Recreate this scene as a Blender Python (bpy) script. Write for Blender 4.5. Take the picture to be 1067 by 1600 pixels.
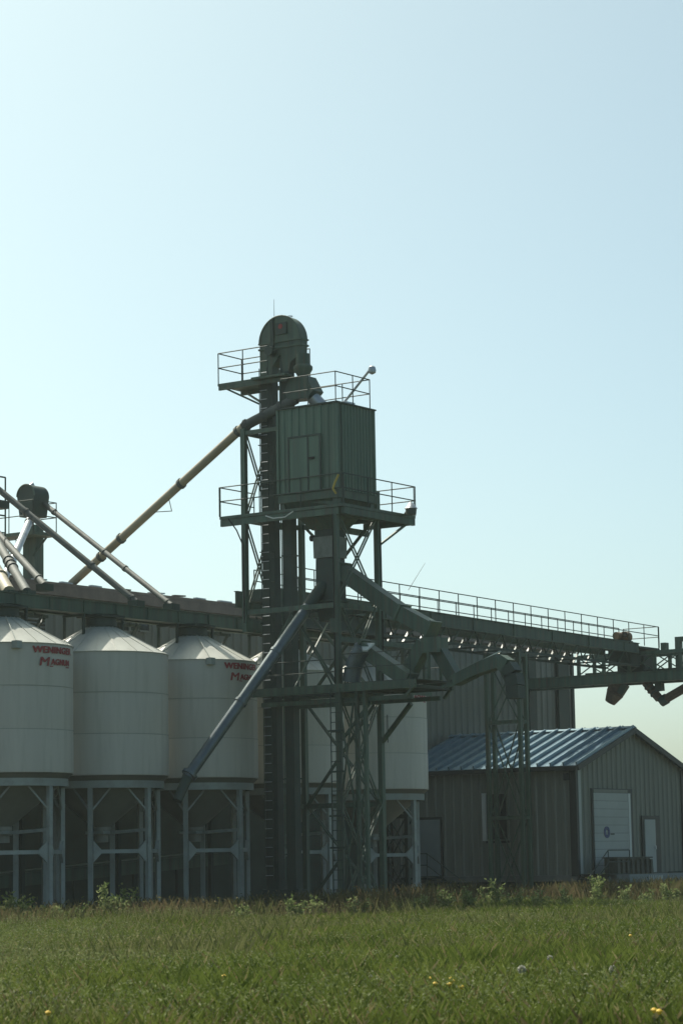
import bpy, bmesh, math, random
import numpy as np
from mathutils import Vector, Matrix

# ---------------------------------------------------------------- camera, sky, sun, exposure
for o in list(bpy.data.objects): bpy.data.objects.remove(o)
sc = bpy.context.scene
COL = sc.collection
R = math.radians
F_PX, HEAD, PITCH, ROLL, EYE = 3965.0, R(35.0), math.atan(545 / 3965.0), R(1.0), 1.8
F0 = Vector((math.cos(HEAD), math.sin(HEAD), 0)); R0 = Vector((math.sin(HEAD), -math.cos(HEAD), 0))
FW = Vector((F0.x * math.cos(PITCH), F0.y * math.cos(PITCH), math.sin(PITCH)))
U0 = R0.cross(FW)
RR = R0 * math.cos(ROLL) - U0 * math.sin(ROLL)
UU = U0 * math.cos(ROLL) + R0 * math.sin(ROLL)
def ray(px, py): return FW * F_PX + RR * (px - 533.5) - UU * (py - 800)
_d = ray(159, 1349); _k = 81.0 / _d.dot(F0)
CAM = Vector((-_d.x * _k, -_d.y * _k, EYE))
def pt(px, py, X=None, Y=None, Z=None):
    """photo pixel -> point on the wall / ground plane that the thing stands in"""
    d = ray(px, py)
    if X is not None: t = (X - CAM.x) / d.x
    elif Y is not None: t = (Y - CAM.y) / d.y
    else: t = (Z - CAM.z) / d.z
    return CAM + d * t

cd = bpy.data.cameras.new('camera'); cam = bpy.data.objects.new('camera', cd); COL.objects.link(cam)
cd.sensor_fit = 'HORIZONTAL'; cd.sensor_width = 36; cd.lens = 36 * F_PX / 1067.0
cd.dof.use_dof = True; cd.dof.focus_distance = 88.0; cd.dof.aperture_fstop = 6.5
cd.clip_start = 0.5; cd.clip_end = 6000
cam.matrix_world = Matrix(((RR.x, UU.x, -FW.x, CAM.x), (RR.y, UU.y, -FW.y, CAM.y), (RR.z, UU.z, -FW.z, CAM.z), (0, 0, 0, 1)))
sc.camera = cam
sc.render.resolution_x, sc.render.resolution_y = 682, 1024

SUN_AZ, SUN_EL = R(73.0), R(53.0)          # azimuth counter-clockwise from +X
w = bpy.data.worlds.new('World'); sc.world = w; w.use_nodes = True
nt = w.node_tree; nt.nodes.clear()
sky = nt.nodes.new('ShaderNodeTexSky'); sky.sky_type = 'NISHITA'; sky.sun_disc = False
sky.sun_elevation = SUN_EL; sky.sun_rotation = R(90.0) - SUN_AZ
sky.air_density = 0.5; sky.dust_density = 3.0; sky.ozone_density = 2.0
tint = nt.nodes.new('ShaderNodeMix'); tint.data_type = 'RGBA'; tint.blend_type = 'MULTIPLY'
tint.inputs[0].default_value = 1.0; tint.inputs[7].default_value = (1.0, 1.14, 0.90, 1)
bg = nt.nodes.new('ShaderNodeBackground'); bg.inputs[1].default_value = 0.15
wo = nt.nodes.new('ShaderNodeOutputWorld')
nt.links.new(sky.outputs[0], tint.inputs[6]); nt.links.new(tint.outputs[2], bg.inputs[0]); nt.links.new(bg.outputs[0], wo.inputs[0])
sd = bpy.data.lights.new('sun', 'SUN'); sd.energy = 5.0; sd.angle = R(0.53); sd.color = (1.0, 0.95, 0.84)
sun = bpy.data.objects.new('sun', sd); COL.objects.link(sun)
sdir = Vector((math.cos(SUN_AZ) * math.cos(SUN_EL), math.sin(SUN_AZ) * math.cos(SUN_EL), math.sin(SUN_EL)))
sun.rotation_euler = sdir.to_track_quat('Z', 'Y').to_euler(); sun.location = (0, 0, 60)
sc.view_settings.view_transform = 'Standard'; sc.view_settings.look = 'None'
sc.view_settings.exposure = 0.36; sc.view_settings.gamma = 1.0; sc.view_settings.use_curve_mapping = False
sc.render.engine = 'CYCLES'

rnd = random.Random(7); nrs = np.random.RandomState(11)

# ---------------------------------------------------------------- materials
def mat(name, col, rough=0.6, metal=0.0, var=0.18, scale=1.2, dirt=None, dirt_amt=0.0, streak=False, bump=0.0, spec=0.5, rand=1.0):
    m = bpy.data.materials.new(name); m.use_nodes = True; n = m.node_tree; b = n.nodes['Principled BSDF']
    b.inputs['Roughness'].default_value = rough; b.inputs['Metallic'].default_value = metal
    b.inputs['Specular IOR Level'].default_value = spec
    tc = n.nodes.new('ShaderNodeTexCoord')
    oi = n.nodes.new('ShaderNodeObjectInfo')
    no = n.nodes.new('ShaderNodeTexNoise'); no.inputs['Scale'].default_value = scale; no.inputs['Detail'].default_value = 6
    mp = n.nodes.new('ShaderNodeMapping')
    if streak: mp.inputs['Scale'].default_value = (3.0, 3.0, 0.25)
    n.links.new(tc.outputs['Object'], mp.inputs[0]); n.links.new(mp.outputs[0], no.inputs['Vector'])
    rp = n.nodes.new('ShaderNodeValToRGB')
    rp.color_ramp.elements[0].position = 0.3; rp.color_ramp.elements[1].position = 0.7
    rp.color_ramp.elements[0].color = tuple(c * (1 - var) for c in col) + (1,)
    rp.color_ramp.elements[1].color = tuple(min(1, c * (1 + var)) for c in col) + (1,)
    n.links.new(no.outputs[0], rp.inputs[0]); out = rp.outputs[0]
    hv = n.nodes.new('ShaderNodeHueSaturation')
    mr = n.nodes.new('ShaderNodeMapRange'); mr.inputs[3].default_value = 1 - var * 0.5 * rand; mr.inputs[4].default_value = 1 + var * 0.5 * rand
    n.links.new(oi.outputs['Random'], mr.inputs[0]); n.links.new(mr.outputs[0], hv.inputs['Value']); n.links.new(out, hv.inputs['Color']); out = hv.outputs[0]
    if dirt:
        n2 = n.nodes.new('ShaderNodeTexNoise'); n2.inputs['Scale'].default_value = scale * 2.3; n2.inputs['Detail'].default_value = 8; n2.inputs['Roughness'].default_value = 0.65
        n.links.new(mp.outputs[0], n2.inputs['Vector'])
        r2 = n.nodes.new('ShaderNodeValToRGB'); r2.color_ramp.elements[0].position = 0.5; r2.color_ramp.elements[1].position = 0.72
        r2.color_ramp.elements[1].color = (dirt_amt,) * 3 + (1,)
        n.links.new(n2.outputs[0], r2.inputs[0])
        mx = n.nodes.new('ShaderNodeMix'); mx.data_type = 'RGBA'; mx.inputs[7].default_value = dirt + (1,)
        n.links.new(r2.outputs[0], mx.inputs[0]); n.links.new(out, mx.inputs[6]); out = mx.outputs[2]
    n.links.new(out, b.inputs['Base Color'])
    if bump:
        bp = n.nodes.new('ShaderNodeBump'); bp.inputs['Strength'].default_value = bump; bp.inputs['Distance'].default_value = 0.02
        n.links.new(no.outputs[0], bp.inputs['Height']); n.links.new(bp.outputs[0], b.inputs['Normal'])
    return m
RUST = (0.13, 0.06, 0.03)
M = dict(
    green=mat('green_paint', (0.060, 0.100, 0.070), 0.55, var=0.28, dirt=(0.105, 0.085, 0.055), dirt_amt=0.75, streak=True),
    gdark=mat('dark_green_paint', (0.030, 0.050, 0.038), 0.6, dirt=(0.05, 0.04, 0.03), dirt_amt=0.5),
    box=mat('green_cladding', (0.078, 0.138, 0.096), 0.45, var=0.2, scale=0.7, dirt=(0.11, 0.125, 0.085), dirt_amt=0.6, streak=True),
    seam=mat('shell_seam', (0.33, 0.33, 0.28), 0.6, var=0.1, rand=0.0),
    sleeve=mat('dull_sleeve', (0.17, 0.185, 0.16), 0.6, var=0.2, scale=2, dirt=(0.10, 0.10, 0.08), dirt_amt=0.6),
    bin=mat('bin_white_enamel', (0.49, 0.465, 0.40), 0.5, var=0.06, scale=0.6, dirt=(0.34, 0.33, 0.265), dirt_amt=0.5, streak=True, rand=0.0),
    roof=mat('bin_roof_sheet', (0.46, 0.46, 0.41), 0.42, var=0.08, scale=1.5, dirt=(0.33, 0.32, 0.27), dirt_amt=0.5),
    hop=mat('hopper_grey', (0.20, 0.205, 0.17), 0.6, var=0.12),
    band=mat('skirt_dark', (0.16, 0.16, 0.13), 0.7),
    leg=mat('leg_white_paint', (0.28, 0.31, 0.285), 0.55, var=0.15, dirt=(0.18, 0.16, 0.12), dirt_amt=0.5),
    red=mat('red_lettering', (0.26, 0.030, 0.030), 0.6, var=0.2, scale=6),
    galv=mat('galvanised', (0.42, 0.44, 0.46), 0.36, metal=0.55, var=0.2, scale=3),
    gblue=mat('blue_grey_pipe', (0.105, 0.135, 0.15), 0.30, metal=0.3, var=0.2, scale=2, dirt=(0.08, 0.10, 0.09), dirt_amt=0.6),
    tan=mat('weathered_pipe', (0.37, 0.32, 0.225), 0.6, var=0.2, scale=0.8, dirt=(0.27, 0.27, 0.225), dirt_amt=0.9),
    gpipe=mat('grey_pipe', (0.085, 0.095, 0.085), 0.7, metal=0.0, var=0.25, scale=2, dirt=(0.14, 0.135, 0.115), dirt_amt=0.7),
    rust=mat('rusty_steel', (0.075, 0.050, 0.034), 0.8, var=0.4, scale=4, dirt=(0.17, 0.115, 0.065), dirt_amt=0.9),
    orange=mat('orange_motor', (0.17, 0.095, 0.045), 0.6, var=0.35, scale=4),
    wall=mat('beige_cladding', (0.168, 0.180, 0.150), 0.5, var=0.08, scale=0.6, dirt=(0.11, 0.115, 0.09), dirt_amt=0.6, streak=True),
    wall2=mat('grey_cladding', (0.16, 0.175, 0.15), 0.5, var=0.1, scale=0.6, dirt=(0.11, 0.12, 0.10), dirt_amt=0.5, streak=True),
    wroof=mat('warehouse_roof', (0.16, 0.13, 0.11), 0.6, var=0.25, scale=2),
    blue=mat('blue_roof_metal', (0.18, 0.27, 0.32), 0.27, metal=0.3, var=0.12, scale=1.5, dirt=(0.13, 0.20, 0.25), dirt_amt=0.5),
    trim=mat('dark_trim', (0.030, 0.036, 0.032), 0.5),
    door=mat('white_door', (0.34, 0.37, 0.35), 0.5, var=0.06, dirt=(0.3, 0.32, 0.3), dirt_amt=0.4),
    gdoor=mat('grey_door', (0.20, 0.24, 0.24), 0.5, var=0.08),
    glass=mat('dark_glass', (0.02, 0.025, 0.025), 0.08, var=0.1),
    conc=mat('concrete', (0.15, 0.155, 0.14), 0.9, var=0.2, scale=3, dirt=(0.16, 0.15, 0.13), dirt_amt=0.6, bump=0.3),
    dark=mat('black_rubber', (0.018, 0.018, 0.016), 0.8),
    crate=mat('dark_ribbed_plastic', (0.055, 0.060, 0.045), 0.6, var=0.3, scale=5),
    yellow=mat('yellow_paint', (0.45, 0.33, 0.06), 0.6, var=0.2, scale=4),
    emblem=mat('blue_emblem', (0.03, 0.05, 0.16), 0.5),
    pale=mat('pale_paint', (0.55, 0.58, 0.55), 0.5, var=0.1),
    grav=mat('gravel', (0.17, 0.155, 0.13), 0.95, var=0.4, scale=9, bump=0.6),
    soil=mat('field_soil', (0.045, 0.055, 0.02), 0.95, var=0.5, scale=0.5, dirt=(0.09, 0.075, 0.04), dirt_amt=0.6),
    stem=mat('plant_stem', (0.10, 0.13, 0.04), 0.8, var=0.3, scale=5),
    puff=mat('seed_puff', (0.80, 0.78, 0.70), 0.95, var=0.1, scale=20),
    petal=mat('yellow_petal', (0.65, 0.42, 0.03), 0.7, var=0.2, scale=20),
)
def leafmat(name, trans=0.45):
    m = bpy.data.materials.new(name); m.use_nodes = True; n = m.node_tree; n.nodes.clear()
    a = n.nodes.new('ShaderNodeAttribute'); a.attribute_name = 'Col'
    d = n.nodes.new('ShaderNodeBsdfDiffuse'); t = n.nodes.new('ShaderNodeBsdfTranslucent')
    g = n.nodes.new('ShaderNodeBsdfGlossy'); g.inputs['Roughness'].default_value = 0.5
    mx = n.nodes.new('ShaderNodeMixShader'); mx.inputs[0].default_value = trans
    m2 = n.nodes.new('ShaderNodeMixShader'); m2.inputs[0].default_value = 0.0
    o = n.nodes.new('ShaderNodeOutputMaterial')
    n.links.new(a.outputs['Color'], d.inputs[0]); n.links.new(a.outputs['Color'], t.inputs[0])
    n.links.new(d.outputs[0], mx.inputs[1]); n.links.new(t.outputs[0], mx.inputs[2])
    n.links.new(mx.outputs[0], m2.inputs[1]); n.links.new(g.outputs[0], m2.inputs[2]); n.links.new(m2.outputs[0], o.inputs[0])
    return m
M['grass'] = leafmat('grass_blades', 0.4); M['leaf'] = leafmat('weed_leaves', 0.4)

# ---------------------------------------------------------------- helpers
ORG = {}
def thing(name, label, cat, loc=(0, 0, 0), group=None):
    o = bpy.data.objects.new(name, None); COL.objects.link(o); o.location = loc; o.empty_display_size = 0.3
    o['label'] = label; o['category'] = cat
    if group: o['group'] = group
    ORG[o.name] = Vector(loc); return o
class MB:
    """collects shapes in world coordinates; build() links ONE mesh object"""
    def __init__(s): s.v = []; s.f = []
    def add(s, vs, fs):
        k = len(s.v); s.v += [Vector(v) for v in vs]; s.f += [tuple(i + k for i in f) for f in fs]; return s
    def box(s, x0, x1, y0, y1, z0, z1):
        vs = [(x, y, z) for z in (z0, z1) for x, y in ((x0, y0), (x1, y0), (x1, y1), (x0, y1))]
        return s.add(vs, [(3, 2, 1, 0), (4, 5, 6, 7), (0, 1, 5, 4), (1, 2, 6, 5), (2, 3, 7, 6), (3, 0, 4, 7)])
    def beam(s, p, q, w, h=None, up=(0, 0, 1), w1=None, h1=None):
        p, q = Vector(p), Vector(q); h = w if h is None else h; w1 = w if w1 is None else w1; h1 = h if h1 is None else h1
        d = (q - p).normalized(); u = Vector(up)
        if abs(d.dot(u)) > 0.99: u = Vector((0, 1, 0))
        a = d.cross(u).normalized(); b = a.cross(d)
        vs = [c + a * (sx * ww / 2) + b * (sy * hh / 2) for c, ww, hh in ((p, w, h), (q, w1, h1)) for sx, sy in ((-1, -1), (1, -1), (1, 1), (-1, 1))]
        return s.add(vs, [(0, 1, 2, 3), (7, 6, 5, 4), (1, 0, 4, 5), (2, 1, 5, 6), (3, 2, 6, 7), (0, 3, 7, 4)])
    def angle(s, p, q, w, t=0.012, up=(0, 0, 1)):
        return s.beam(p, q, w, w * 0.35, up)
    def tube(s, p, q, r, r1=None, n=14, caps=True):
        p, q = Vector(p), Vector(q); r1 = r if r1 is None else r1
        d = (q - p).normalized(); u = Vector((0, 0, 1)) if abs(d.z) < 0.95 else Vector((1, 0, 0))
        a = d.cross(u).normalized(); b = a.cross(d); vs = []
        for c, rr in ((p, r), (q, r1)):
            for i in range(n):
                t = 2 * math.pi * i / n; vs.append(c + a * math.cos(t) * rr + b * math.sin(t) * rr)
        fs = [(i, (i + 1) % n, n + (i + 1) % n, n + i) for i in range(n)]
        if caps: fs += [tuple(range(n - 1, -1, -1)), tuple(range(n, 2 * n))]
        return s.add(vs, fs)
    def path(s, pts, r, n=10):
        for a, b in zip(pts[:-1], pts[1:]): s.tube(a, b, r, n=n)
        return s
    def lathe(s, prof, c=(0, 0, 0), n=48, a0=0.0, a1=2 * math.pi, cap=False):
        full = abs(a1 - a0 - 2 * math.pi) < 1e-6; m = n if full else n + 1; c = Vector(c); vs = []
        for r, z in prof:
            for i in range(m):
                t = a0 + (a1 - a0) * i / n; vs.append(c + Vector((r * math.cos(t), r * math.sin(t), z)))
        fs = []
        for j in range(len(prof) - 1):
            for i in range(n):
                i2 = (i + 1) % m; fs.append((j * m + i, j * m + i2, (j + 1) * m + i2, (j + 1) * m + i))
        if cap: fs.append(tuple((len(prof) - 1) * m + i for i in range(m))); fs.append(tuple(m - 1 - i for i in range(m)))
        return s.add(vs, fs)
    def prism(s, poly, ext):
        n = len(poly); e = Vector(ext); vs = [Vector(p) for p in poly] + [Vector(p) + e for p in poly]
        return s.add(vs, [tuple(range(n)), tuple(range(2 * n - 1, n - 1, -1))] + [(i, n + i, n + (i + 1) % n, (i + 1) % n) for i in range(n)])
    def rail(s, pts, h=1.05, step=1.2, r=0.02, levels=(1.0, 0.52), toe=False):
        for a, b in zip(pts[:-1], pts[1:]):
            a, b = Vector(a), Vector(b); L = (b - a).length; k = max(1, round(L / step))
            for i in range(k + 1):
                q = a.lerp(b, i / k); s.tube(q, q + Vector((0, 0, h)), r, n=6)
            for l in levels: s.tube(a + Vector((0, 0, h * l)), b + Vector((0, 0, h * l)), r, n=6)
            if toe: s.beam(a + Vector((0, 0, 0.06)), b + Vector((0, 0, 0.06)), 0.015, 0.12)
        return s
    def build(s, name, m, parent=None, root=None, smooth=False, label=None, kind=None, sharp=35):
        off = Vector((0, 0, 0)); p = parent
        while p is not None:
            if p.name in ORG: off = ORG[p.name]; break
            p = p.parent
        me = bpy.data.meshes.new(name); me.from_pydata([tuple(v - off) for v in s.v], [], s.f)
        bm = bmesh.new(); bm.from_mesh(me); bmesh.ops.recalc_face_normals(bm, faces=bm.faces); bm.to_mesh(me); bm.free()
        me.materials.append(M[m])
        if smooth:
            me.polygons.foreach_set('use_smooth', [True] * len(me.polygons)); me.set_sharp_from_angle(angle=R(sharp))
        o = bpy.data.objects.new(name, me); COL.objects.link(o)
        if parent is not None: o.parent = parent
        if label: o['label'] = label
        if kind: o['kind'] = kind
        return o
def solo(o, label, cat, group=None):
    o['label'] = label; o['category'] = cat
    if group: o['group'] = group
    return o
def inst(o, parent, mw, name=None):
    """linked copy of a piece, placed relative to its parent"""
    c = o.copy(); COL.objects.link(c); c.parent = parent; c.matrix_local = mw; return c
def copy_tree(o, parent=None):
    c = o.copy(); COL.objects.link(c); c.parent = parent
    for ch in list(o.children): copy_tree(ch, c)
    return c
V = Vector

# ---------------------------------------------------------------- ground
def sheet(name, m, poly, z, sub=None):
    mb = MB(); mb.add([(x, y, z) for x, y in poly], [tuple(range(len(poly)))])
    o = mb.build(name, m); o['kind'] = 'structure'; return o
sheet('ground', 'soil', [(-2500, -2500), (2500, -2500), (2500, 2500), (-2500, 2500)], 0.0)
sheet('gravel_yard', 'grav', [(-60, -4.2), (80, -4.2), (80, 60), (-60, 60)], 0.006)

# ---------------------------------------------------------------- ribbed cladding
def rib_mesh(name, m, width, height, pitch, depth=0.045):
    """one sheet of trapezoid cladding: local x = width, y = -outward, z = up"""
    n = max(1, round(width / pitch)); p = width / n; prof = []
    for i in range(n):
        x = i * p
        prof += [(x, 0), (x + p * 0.52, 0), (x + p * 0.62, -depth), (x + p * 0.90, -depth)]
    prof += [(width - 1e-3, 0)]
    vs = [(x, y, z) for z in (0, height) for x, y in prof]; k = len(prof)
    return MB().add(vs, [(i, i + 1, k + i + 1, k + i) for i in range(k - 1)])
def clad(parent, m, p0, dirv, total, height, width, pitch, depth=0.045, skip=()):
    """row of wall_panel pieces from p0 along dirv; outward is to the right of dirv"""
    org = ORG[parent.name]; k = max(1, round(total / width)); wd = total / k
    base = rib_mesh('wall_panel', m, wd, height, pitch, depth).build('wall_panel', m)
    dx = V(dirv).normalized(); dz = V((0, 0, 1)); dy = dz.cross(dx)
    first = True
    for i in range(k):
        if i in skip: continue
        q = V(p0) + dx * (i * wd) - org
        mw = Matrix(((dx.x, dy.x, 0, q.x), (dx.y, dy.y, 0, q.y), (0, 0, 1, q.z), (0, 0, 0, 1)))
        if first: base.parent = parent; base.matrix_local = mw; first = False
        else: inst(base, parent, mw)

# ---------------------------------------------------------------- warehouse
WY, EAVE = 6.0, 11.5
WX0, WX1 = -24.0, 40.3
AX0_ = 25.0
wh = thing('warehouse', 'long grey ribbed metal warehouse behind the bins and conveyors', 'building', (8, 16, 0))
clad(wh, 'wall2', (WX0, WY, 0.35), (1, 0, 0), WX1 - WX0, EAVE - 0.45, 0.98, 0.49, 0.06)
clad(wh, 'wall2', (WX1, WY, 0.35), (0, 1, 0), 20, EAVE - 0.45, 1.0, 0.5, 0.06)
MB().box(WX0, WX1 - 0.02, WY + 0.08, WY + 0.3, 0, EAVE - 0.1).build('wall_core', 'gdark', wh)
MB().box(WX1 - 0.3, WX1 - 0.08, WY + 0.32, 26, 0, EAVE - 0.1).build('wall_core', 'gdark', wh)
MB().box(WX0, WX1, 25.7, 26, 0, EAVE - 0.1).build('back_wall', 'wall2', wh)
MB().box(WX0, WX0 + 0.25, WY + 0.32, 25.68, 0, EAVE - 0.1).build('end_wall', 'wall2', wh)
MB().box(WX0, WX1, WY + 0.02, WY + 0.28, 0, 0.34).build('foundation', 'conc', wh)
rf = MB(); rz = EAVE + 1.0
rf.prism([(WX0 - 0.2, WY - 0.25, EAVE - 0.02), (WX0 - 0.2, 16, rz), (WX0 - 0.2, 26.3, EAVE - 0.02), (WX0 - 0.2, 26.3, EAVE + 0.08), (WX0 - 0.2, 16, rz + 0.1), (WX0 - 0.2, WY - 0.25, EAVE + 0.08)], (WX1 - WX0 + 0.4, 0, 0))
roof = rf.build('roof', 'wroof', wh)
fas = MB().box(WX0 - 0.2, WX1 + 0.2, WY - 0.28, WY - 0.1, EAVE - 0.38, EAVE - 0.03)
fas.build('eave_fascia', 'wroof', roof)
x = WX0
while x < WX1:                                              # ridge-roll ends and clips along the eave
    L = rnd.uniform(0.5, 0.9)
    MB().beam((x, WY - 0.2, EAVE + 0.11), (x + L, WY - 0.2, EAVE + 0.11 + rnd.uniform(-0.02, 0.03)), 0.16, 0.05).build('snow_clip', 'galv' if rnd.random() < 0.5 else 'wroof', roof)
    x += rnd.uniform(1.2, 1.7)
for xa, xb in ((827, 838), (873, 889)):                     # dark full-height pilasters by the gantry
    a = pt(xa, 1100, Y=WY - 0.2).x; b = pt(xb, 1100, Y=WY - 0.2).x
    MB().box(a, b, WY - 0.22, WY - 0.07, 0.2, EAVE - 0.6).build('pilaster', 'gdark', wh)
MB().box(WX1 - 0.03, WX1 + 0.16, WY - 0.14, WY + 0.14, 0.2, EAVE - 0.4).build('corner_trim', 'gdark', wh)
MB().box(WX0, AX0_ - .1, WY - .13, WY - .065, 0.1, 4.6).build('wall_shade_sheet', 'gdark', wh)  # dark sheet added over the lower wall, standing in for shade behind the bins
def louver(x0, x1, ya, yb, n):
    a = pt(x0, ya, Y=WY - 0.15); b = pt(x1, yb, Y=WY - 0.15); z0, z1 = min(a.z, b.z), max(a.z, b.z)
    l = MB().box(a.x, b.x, WY - 0.12, WY - 0.07, z0, z1).build('louver', 'dark', wh)
    f = MB().box(a.x - .08, a.x, WY - .22, WY - .07, z0, z1).box(b.x, b.x + .08, WY - .22, WY - .07, z0, z1); f.build('frame', 'wall2', l)
    for i in range(n):
        z = z0 + (z1 - z0) * (i + 0.5) / n
        MB().beam((a.x, WY - 0.17, z), (b.x, WY - 0.17, z), 0.10, 0.07, up=(0, 0.5, 1)).build('slat', 'wall', l)
louver(34, 68, 940, 990, 8); louver(170, 188, 955, 978, 4); louver(312, 322, 975, 992, 3)
for xa, xb in ((190, 200), (203, 213), (216, 232)):
    a = pt(xa, 960, Y=WY - 0.1); b = pt(xb, 982, Y=WY - 0.1)
    wdw = MB().box(a.x, b.x, WY - 0.11, WY - 0.07, b.z - .1, a.z).build('window', 'glass', wh)
    MB().box(a.x - .05, a.x, WY - .15, WY - .07, b.z - .15, a.z + .05).box(b.x, b.x + .05, WY - .15, WY - .07, b.z - .15, a.z + .05).box(a.x, b.x, WY - .15, WY - .07, a.z, a.z + .06).box(a.x, b.x, WY - .18, WY - .07, b.z - .17, b.z - .1).build('frame', 'wall', wdw)

# ---------------------------------------------------------------- annex with blue roof
AX0, AX1, AY0, AY1 = 25.0, 33.95, -2.9, 5.72
FL, AE, AR = 1.08, 5.36, 6.86
AXM = (AX0 + AX1) / 2
an = thing('annex_building', 'low beige ribbed annex with sunlit blue metal gable roof', 'building', (AXM, 1.4, 0))
clad(an, 'wall', (AX0, AY1, FL), (0, -1, 0), AY1 - AY0, AE - FL, 0.86, 0.43, 0.035)
MB().box(AX0 + 0.06, AX0 + 0.2, AY0 + 0.06, AY1, FL, AE - .02).build('wall_core', 'wall', an)
MB().box(AX1 - 0.2, AX1, AY0 + 0.06, AY1, FL, AE - .02).build('wall_core', 'wall', an)
# gable sheets cut to the roof slope
k = 23; wd = (AX1 - AX0) / k
def roofz(x): return AE + (AR - AE) * (1 - abs(x - AXM) / (AXM - AX0))
for i in range(k):
    x = AX0 + i * wd; d = 0.05; xs = [x, x + wd * .5, x + wd * .6, x + wd * .9, x + wd - .001]; ys = [0, 0, -d, -d, 0]
    vs = [(a, AY0 + b, FL) for a, b in zip(xs, ys)] + [(a, AY0 + b, roofz(a) - 0.02) for a, b in zip(xs, ys)]
    MB().add(vs, [(j, j + 1, j + 6, j + 5) for j in range(4)]).build('wall_panel', 'wall', an)
MB().prism([(AX0 + .07, AY0 + .03, FL), (AX1 - .03, AY0 + .03, FL), (AX1 - .03, AY0 + .03, AE - .04), (AXM, AY0 + .03, AR - .05), (AX0 + .07, AY0 + .03, AE - .04)], (0, .1, 0)).build('gable_core', 'wall', an)
MB().box(AX0 - 0.08, AX0 + 0.10, AY0 - 0.09, AY0 + 0.22, FL - .05, AE - .05).build('corner_trim', 'trim', an)
MB().box(AX0 + 0.104, AX0 + 0.30, AY0 - 0.09, AY0 - 0.052, FL - .05, AE - .02).build('corner_trim', 'door', an)
MB().box(AX1 - 0.18, AX1 + 0.08, AY0 - 0.09, AY0 + 0.2, FL - .05, AE - .05).build('corner_trim', 'trim', an)
# roof panels with standing seams
OV = 0.28; slope = math.atan2(AR - AE, AXM - AX0); Ls = (AXM - AX0) / math.cos(slope) + OV
nP = 15; pw = (AY1 - AY0 + OV - 0.02) / nP
rp = MB()   # local: x up-slope, y across, z normal
rp.box(0, Ls, 0.0, pw - 0.004, -0.03, 0.0); rp.box(0, Ls, 0.0, 0.06, 0.0, 0.14)
pan = rp.build('roof_panel', 'blue')
first = True
for side in (0, 1):
    for i in range(nP):
        y = AY0 - OV + i * pw
        if side == 0:
            ex = V((math.cos(slope), 0, math.sin(slope))); q = V((AXM, y, AR + 0.06)) - ex * Ls; ey = V((0, 1, 0))
        else:
            ex = V((-math.cos(slope), 0, math.sin(slope))); q = V((AXM, y + pw, AR + 0.06)) - ex * Ls; ey = V((0, -1, 0))
        ez = ex.cross(ey); q -= ORG[an.name]
        mw = Matrix(((ex.x, ey.x, ez.x, q.x), (ex.y, ey.y, ez.y, q.y), (ex.z, ey.z, ez.z, q.z), (0, 0, 0, 1)))
        if first: pan.parent = an; pan.matrix_local = mw; first = False
        else: inst(pan, an, mw)
MB().prism([(AXM - .16, AY0 - OV - .02, AR + .09), (AXM, AY0 - OV - .02, AR + .16), (AXM + .16, AY0 - OV - .02, AR + .09), (AXM + .16, AY0 - OV - .02, AR + .06), (AXM, AY0 - OV - .02, AR + .11), (AXM - .16, AY0 - OV - .02, AR + .06)], (0, AY1 - AY0 + OV, 0)).build('ridge_cap', 'blue', an)
for s in (-1, 1):
    a = V((AXM, AY0 - OV - .03, AR - .03)); b = V((AXM + s * (AXM - AX0 + .26), AY0 - OV - .03, AE - .13))
    MB().beam(a, b, 0.05, 0.22).build('barge_board', 'trim', an)
    MB().box(*sorted((AXM + s * (AXM - AX0 + .26), AXM + s * (AXM - AX0 + .40))), AY0 - OV, AY1, AE - .22, AE - .06).build('gutter', 'trim', an)
    MB().box(*sorted((AXM + s * (AXM - AX0 + .01), AXM + s * (AXM - AX0 + .24))), AY0 - OV + .03, AY1, AE - .16, AE - .12).build('soffit', 'trim', an)
# roll-up door
rd = MB().box(26.1, 29.45, AY0 - .10, AY0 - .055, FL, 4.46).build('roller_door', 'trim', an)
for i in range(10):
    z0 = FL + .03 + i * 0.318
    MB().box(26.22, 29.0, AY0 - .135, AY0 - .102, z0, z0 + 0.306).build('door_panel', 'door', rd)
MB().box(26.22, 29.0, AY0 - .13, AY0 - .102, FL + 3.21, FL + 3.34).build('head_panel', 'wall', rd)
MB().box(29.03, 29.2, AY0 - .14, AY0 - .103, FL, FL + 3.2).build('door_guide', 'pale', rd)
a = pt(948, 1301, Y=AY0 - .14)
em = MB().lathe([(0.11, 0), (0.23, 0), (0.23, .02), (0.11, .02), (0.11, 0)], n=24)
em.v = [V((a.x + v.x, a.y - v.z, a.z + v.y)) for v in em.v]; em.build('door_emblem', 'emblem', rd)
MB().box(a.x + .30, a.x + .62, AY0 - .142, AY0 - .137, a.z - .10, a.z - .05).build('door_handle', 'trim', rd)
# person door
pd = MB().box(30.2, 31.72, AY0 - .10, AY0 - .055, FL, 3.40).build('side_door', 'trim', an)
MB().box(30.36, 31.25, AY0 - .14, AY0 - .102, FL + .02, 3.24).build('door_leaf', 'door', pd)
MB().box(31.12, 31.2, AY0 - .19, AY0 - .142, FL + .95, FL + 1.1).build('door_handle', 'galv', pd)
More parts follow.
